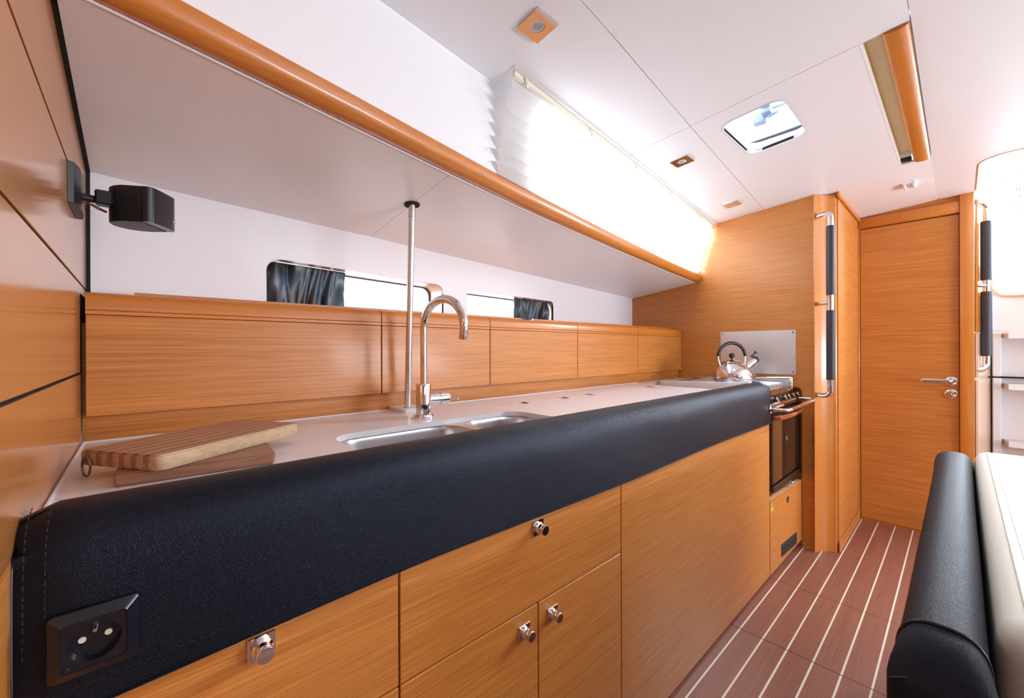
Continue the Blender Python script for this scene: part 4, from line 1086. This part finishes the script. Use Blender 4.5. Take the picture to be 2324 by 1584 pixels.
tube(bm, [kp(0.118, 0.147), kp(0.106, 0.147), kp(0.110, 0.136)], 0.003, 8)
obj('whistle_cap', bm, M['black'], sp)

# stainless splash plate
pt_ = thing('splash_plate', 'brushed steel rectangular plate screwed to the bulkhead behind the kettle', 'metal plate', (XB, 0.816, 0.95))
obj('plate', sheet(B(), rrect(0.617, 1.014, 0.9495, 1.2005, 0.005, 3), [], lambda a, b: (XB-0.0022, a, b), (0.002, 0, 0)), M['plate_steel'], pt_)
for y, z in ((0.630, 0.963), (0.630, 1.187), (1.001, 1.187), (0.812, 1.072)):
    bm = B(); lathe(bm, [(0, 0.0012), (0.004, 0.001), (0.0048, 0), (0, 0)], (XB-0.0022, y, z), (-1, 0, 0), 14); obj('screw', bm, M['dull_metal'], pt_)

# ------------------------------------------------------------------ speaker
sp_ = thing('wall_speaker', 'small black cube speaker on a bracket at the left bulkhead', 'speaker', (-0.09, 1.13, 1.395))
al = math.radians(-35); n2 = Vector((math.cos(al), math.sin(al), 0)); t2 = Vector((-n2.y, n2.x, 0)); C1 = Vector((0.017, 1.100, 0))
def spl(f, s): return C1 + n2*f + t2*s    # f forward, s sideways
w = 0.078; zb_, zt_ = 1.358, 1.430
plan = [(-0.014, 0), (-0.014, w), (-0.045, w)] + [(-0.052-0.040*math.sin(a), w/2+(w/2)*math.cos(a)) for a in [PI*k/14 for k in range(15)]] + [(-0.045, 0)]
bm = B(); prism(bm, [tuple(spl(*p)+Vector((0, 0, zb_))) for p in plan], (0, 0, zt_-zb_))
es = [e for e in bm.edges if abs(e.verts[0].co.z-e.verts[1].co.z) < 1e-6]
bmesh.ops.bevel(bm, geom=es, offset=0.002, segments=2, affect='EDGES'); obj('cabinet', bm, M['black'], sp_, ang=30)
plan = [(-0.0130, 0.0005), (-0.0130, w-0.0005), (-0.004, w-0.001), (0.002, w-0.006)] + [(0.0035+0.001*math.sin(PI*k/6), (w-0.010)-(w-0.020)*k/6) for k in range(7)] + [(0.002, 0.006), (-0.004, 0.001)]
bm = B(); prism(bm, [tuple(spl(*p)+Vector((0, 0, zb_+0.0005))) for p in plan], (0, 0, zt_-zb_-0.001)); gl = obj('grille', bm, M['black_gloss'], sp_, ang=30)
bm = B(); a_ = spl(0.0045, 0.060)+Vector((0, 0, 1.3745)); prism(bm, [a_, a_+t2*0.010+Vector((0, 0, 0.0005)), a_+t2*0.010+Vector((0, 0, 0.0030)), a_+Vector((0, 0, 0.0030))], n2*0.0008); obj('badge', bm, M['silver'], gl)
bm = B(); rows = []
prism(bm, [(-0.0905, 1.055, 1.362), (-0.083, 1.058, 1.362), (-0.0775, 1.09, 1.362), (-0.0770, 1.15, 1.362), (-0.081, 1.188, 1.362), (-0.0905, 1.190, 1.362)], (0, 0, 0.072)); obj('wall_plate', bm, M['black'], sp_)
bm = B(); tube(bm, [(-0.079, 1.150, 1.398), (-0.055, 1.155, 1.398), (-0.046, 1.155, 1.399)], 0.0075, 12); box(bm, -0.062, -0.036, 1.138, 1.165, 1.388, 1.416, 0.003); obj('bracket_arm', bm, M['black'], sp_)
bm = B(); tube(bm, [(-0.078, 1.14, 1.386), (-0.068, 1.142, 1.384), (-0.058, 1.14, 1.377), (-0.045, 1.135, 1.371)], 0.0012, 6); obj('speaker_wire', bm, M['wire_red'], sp_)
bm = B(); tube(bm, [(-0.078, 1.145, 1.386), (-0.066, 1.15, 1.387), (-0.056, 1.148, 1.381), (-0.045, 1.14, 1.374)], 0.0012, 6); obj('speaker_wire', bm, M['wire_black'], sp_)

# ------------------------------------------------------------------ vertical handrails
def handrail(path, wraps, mid, label, r, rw, name='vertical_handrail'):
    t = thing(name, label, 'handrail', path[0], None)
    obj('tube', tube(B(), path, r, 20), M['chrome'], t)
    for a, b in wraps:
        bm = B(); n = 40; L_ = (Vector(b)-Vector(a)).length
        tube(bm, [Vector(a).lerp(Vector(b), i/n) for i in range(n+1)], [rw*(0.96 if i in (0, n) else 1.0 + 0.008*(i % 2)) for i in range(n+1)], 20)
        gp = obj('leather_grip', bm, M['grip'], t)
        bm = B(); dv = Vector((-0.6, -0.25, 0)).normalized()*(rw+0.0004)
        for i in range(60):
            p_ = Vector(a).lerp(Vector(b), (i+0.5)/60)+dv; tube(bm, [p_-Vector((0.0006, 0, L_/200)), p_+Vector((0.0006, 0, L_/200))], 0.0004, 4)
        obj('stitching', bm, M['thread'], gp)
    obj('middle_bracket', tube(B(), mid, r*0.72, 14), M['chrome'], t)
    return t
X_, Y_ = 2.662, 0.4555
pp = [(2.708, 0.520, 1.806), (2.690, 0.494, 1.807)] + [(2.690-0.028*math.sin(a), 0.494-0.0385*math.sin(a), 1.779+0.028*math.cos(a)) for a in [PI/2*k/8 for k in range(1, 9)]]
qq = [(p[0], p[1], 2*1.327-p[2]+0.0) for p in pp]
handrail(pp + [(X_, Y_, 1.6), (X_, Y_, 1.1)] + qq[::-1], [((X_, Y_, 1.734), (X_, Y_, 1.374)), ((X_, Y_, 1.295), (X_, Y_, 0.933))],
         [(X_, Y_, 1.335), (2.705, 0.515, 1.335)], 'chrome handrail with two black leather grips on the hollow wooden pillar', 0.0150, 0.0188)
X_, Y_ = 3.52, -0.098
pp = [(3.476, -0.058, 1.915), (3.49, -0.072, 1.913)] + [(3.49+0.030*math.sin(a), -0.072-0.026*math.sin(a), 1.875+0.038*math.cos(a)) for a in [PI/2*k/8 for k in range(1, 9)]]
qq = [(p[0], p[1], 2*1.443-p[2]) for p in pp]
handrail(pp + [(X_, Y_, 1.7), (X_, Y_, 1.2)] + qq[::-1], [((X_, Y_, 1.806), (X_, Y_, 1.476)), ((X_, Y_, 1.412), (X_, Y_, 1.05))],
         [(X_, Y_, 1.445), (3.476, -0.060, 1.447)], 'chrome handrail with stitched dark grips beside the companionway steps', 0.0150, 0.0225)

# ------------------------------------------------------------------ companionway step module
sm = thing('companionway_steps', 'white moulded companionway step unit with wooden treads', 'steps', (3.78, -0.5, 0))
bm = B()
box(bm, 3.757, 3.810, -0.163, -0.128, 0.001, 0.917, 0.004); box(bm, 3.757, 3.810, -0.163, -0.128, 0.926, 1.185, 0.004)
box(bm, 3.795, 3.8105, -0.96, -0.1635, 0.001, 0.917); box(bm, 3.795, 3.8105, -0.96, -0.1635, 0.926, 1.185)
obj('housing', bm, M['gel'], sm)
bm = B(); box(bm, 3.764, 3.80, -0.96, -0.128, 0.9175, 0.9255); obj('lid_joint', bm, M['gap'], sm)
for z in (1.155, 0.860, 0.530):
    bm = B(); prism(bm, [(3.70, -0.190, z), (3.794, -0.1645, z), (3.794, -0.95, z), (3.70, -0.95, z)], (0, 0, 0.026)); tr = obj('tread', bm, M['overexposed_wood'], sm)
    bm = B(); prism(bm, [(3.696, -0.186, z-0.006), (3.6995, -0.186, z-0.006), (3.6995, -0.95, z-0.006), (3.696, -0.95, z-0.006)], (0, 0, 0.034)); obj('tread_edge', bm, M['gel'], tr)

# ------------------------------------------------------------------ sofa back beside the camera
sf = thing('saloon_sofa', 'cream sofa seen from behind with a padded charcoal leather top roll', 'sofa', (1.4, -0.4, 0))
def rollsec(x, sy, sz, yc=0.0165, zc=0.700, hw=0.0405, top=0.050, low=0.16, pin=1.0):
    s = []
    for k in range(16):
        a = PI*k/15; c_, s_ = math.cos(a), math.sin(a)
        s.append((x, yc+hw*sy*math.copysign(abs(c_)**0.72, c_), zc+top*sz*abs(s_)**0.8))
    s += [(x, yc-hw*sy, zc-low*0.4), (x, yc-hw*sy*0.92*pin, zc-low), (x, yc+hw*sy*0.92*pin, zc-low), (x, yc+hw*sy, zc-low*0.4)]
    return s
bm = B(); secs = []
for x, sy, sz in ((0.742, 1.0, 1.0), (0.76, 1.01, 1.01), (0.9, 1.0, 1.0), (1.1, 1.01, 1.0), (1.4, 1.0, 1.0), (1.7, 1.02, 1.0), (1.93, 1.06, 1.0), (1.97, 1.12, 0.99), (2.03, 1.10, 0.96), (2.06, 0.98, 0.86), (2.075, 0.75, 0.6)): secs.append(rollsec(x, sy, sz))
sweep(bm, secs); roll = obj('leather_roll', bm, M['leather_grey'], sf, ang=60)
bm = B(); secs = []
for x, sy, sz in ((0.7415, 1.0, 1.0), (0.725, 1.06, 0.93), (0.700, 1.12, 0.70), (0.684, 1.14, 0.40), (0.674, 1.08, 0.12), (0.668, 0.9, 0.03)): secs.append(rollsec(x, sy, sz, top=0.050, low=0.20))
sweep(bm, secs); obj('leather_end_cap', bm, M['leather_grey'], sf, ang=60)
bm = B(); s = rollsec(0.742, 1.015, 1.02); tube(bm, s[:16], 0.0022, 8); obj('seam', bm, M['black'], sf); bm = B()
tube(bm, [(0.668, 0.060, 0.702), (0.676, 0.045, 0.706), (0.683, 0.028, 0.708), (0.690, 0.018, 0.712)], [0.001, 0.0018, 0.0016, 0.0006], 6); obj('seam', bm, M['black'], sf)
obj('back_panel', box(B(), 0.690, 2.06, -0.018, 0.050, 0.10, 0.575, 0.006, 2), M['black'], sf)
# cushions
def cushion(x0, x1, y0, y1, z0, z1, r, name='back_cushion'):
    bm = B(); box(bm, x0, x1, y0, y1, z0, z1)
    bmesh.ops.bevel(bm, geom=bm.edges[:], offset=r, segments=6, profile=0.6, affect='EDGES'); return bm
cu = obj('back_cushion', cushion(0.80, 2.115, -0.185, -0.030, 0.36, 0.752, 0.045), M['cream'], sf, ang=60)
bm = B()
for dy in (0.0, 0.012):
    tube(bm, [(x, -0.058-dy, 0.7518+0.0004) for x in [0.84+1.23*i/20 for i in range(21)]], 0.0012, 6)
    tube(bm, [(0.842-0.0*dy, -0.058-dy, 0.752), (0.842+dy, -0.16, 0.752)], 0.0012, 6)
obj('cushion_seam', bm, M['cream'], cu)
obj('seat_cushion', cushion(0.78, 2.12, -0.75, -0.19, 0.33, 0.46, 0.03), M['cream'], sf, ang=60)
bm = B(); box(bm, 0.80, 2.10, -0.73, -0.03, 0.001, 0.325, 0.004); obj('base', bm, M['teak_x'], sf)

# tree far outside the companionway
tr = thing('distant_tree', 'faint green tree seen through the bright companionway opening', 'tree', (16.0, -2.0, 0.0))
bm = B()
for k in range(900):
    c = Vector((16.0+random.uniform(-0.8, 0.8), -1.62+random.gauss(0, 0.26), 4.9+random.gauss(0, 0.30)))
    a_ = Vector((random.uniform(-1, 1), random.uniform(-1, 1), random.uniform(-1, 1))).normalized()*0.030
    b_ = a_.orthogonal().normalized()*0.014
    bm.faces.new([bm.verts.new(c+v) for v in (a_, b_, -a_, -b_)])
obj('foliage', bm, M['leaf'], tr)
obj('trunk', tube(B(), [(16.0, -1.7, -0.5), (16.0, -1.65, 2.5), (16.0, -1.62, 4.8)], [0.14, 0.10, 0.05], 10), M['red_wood'], tr)
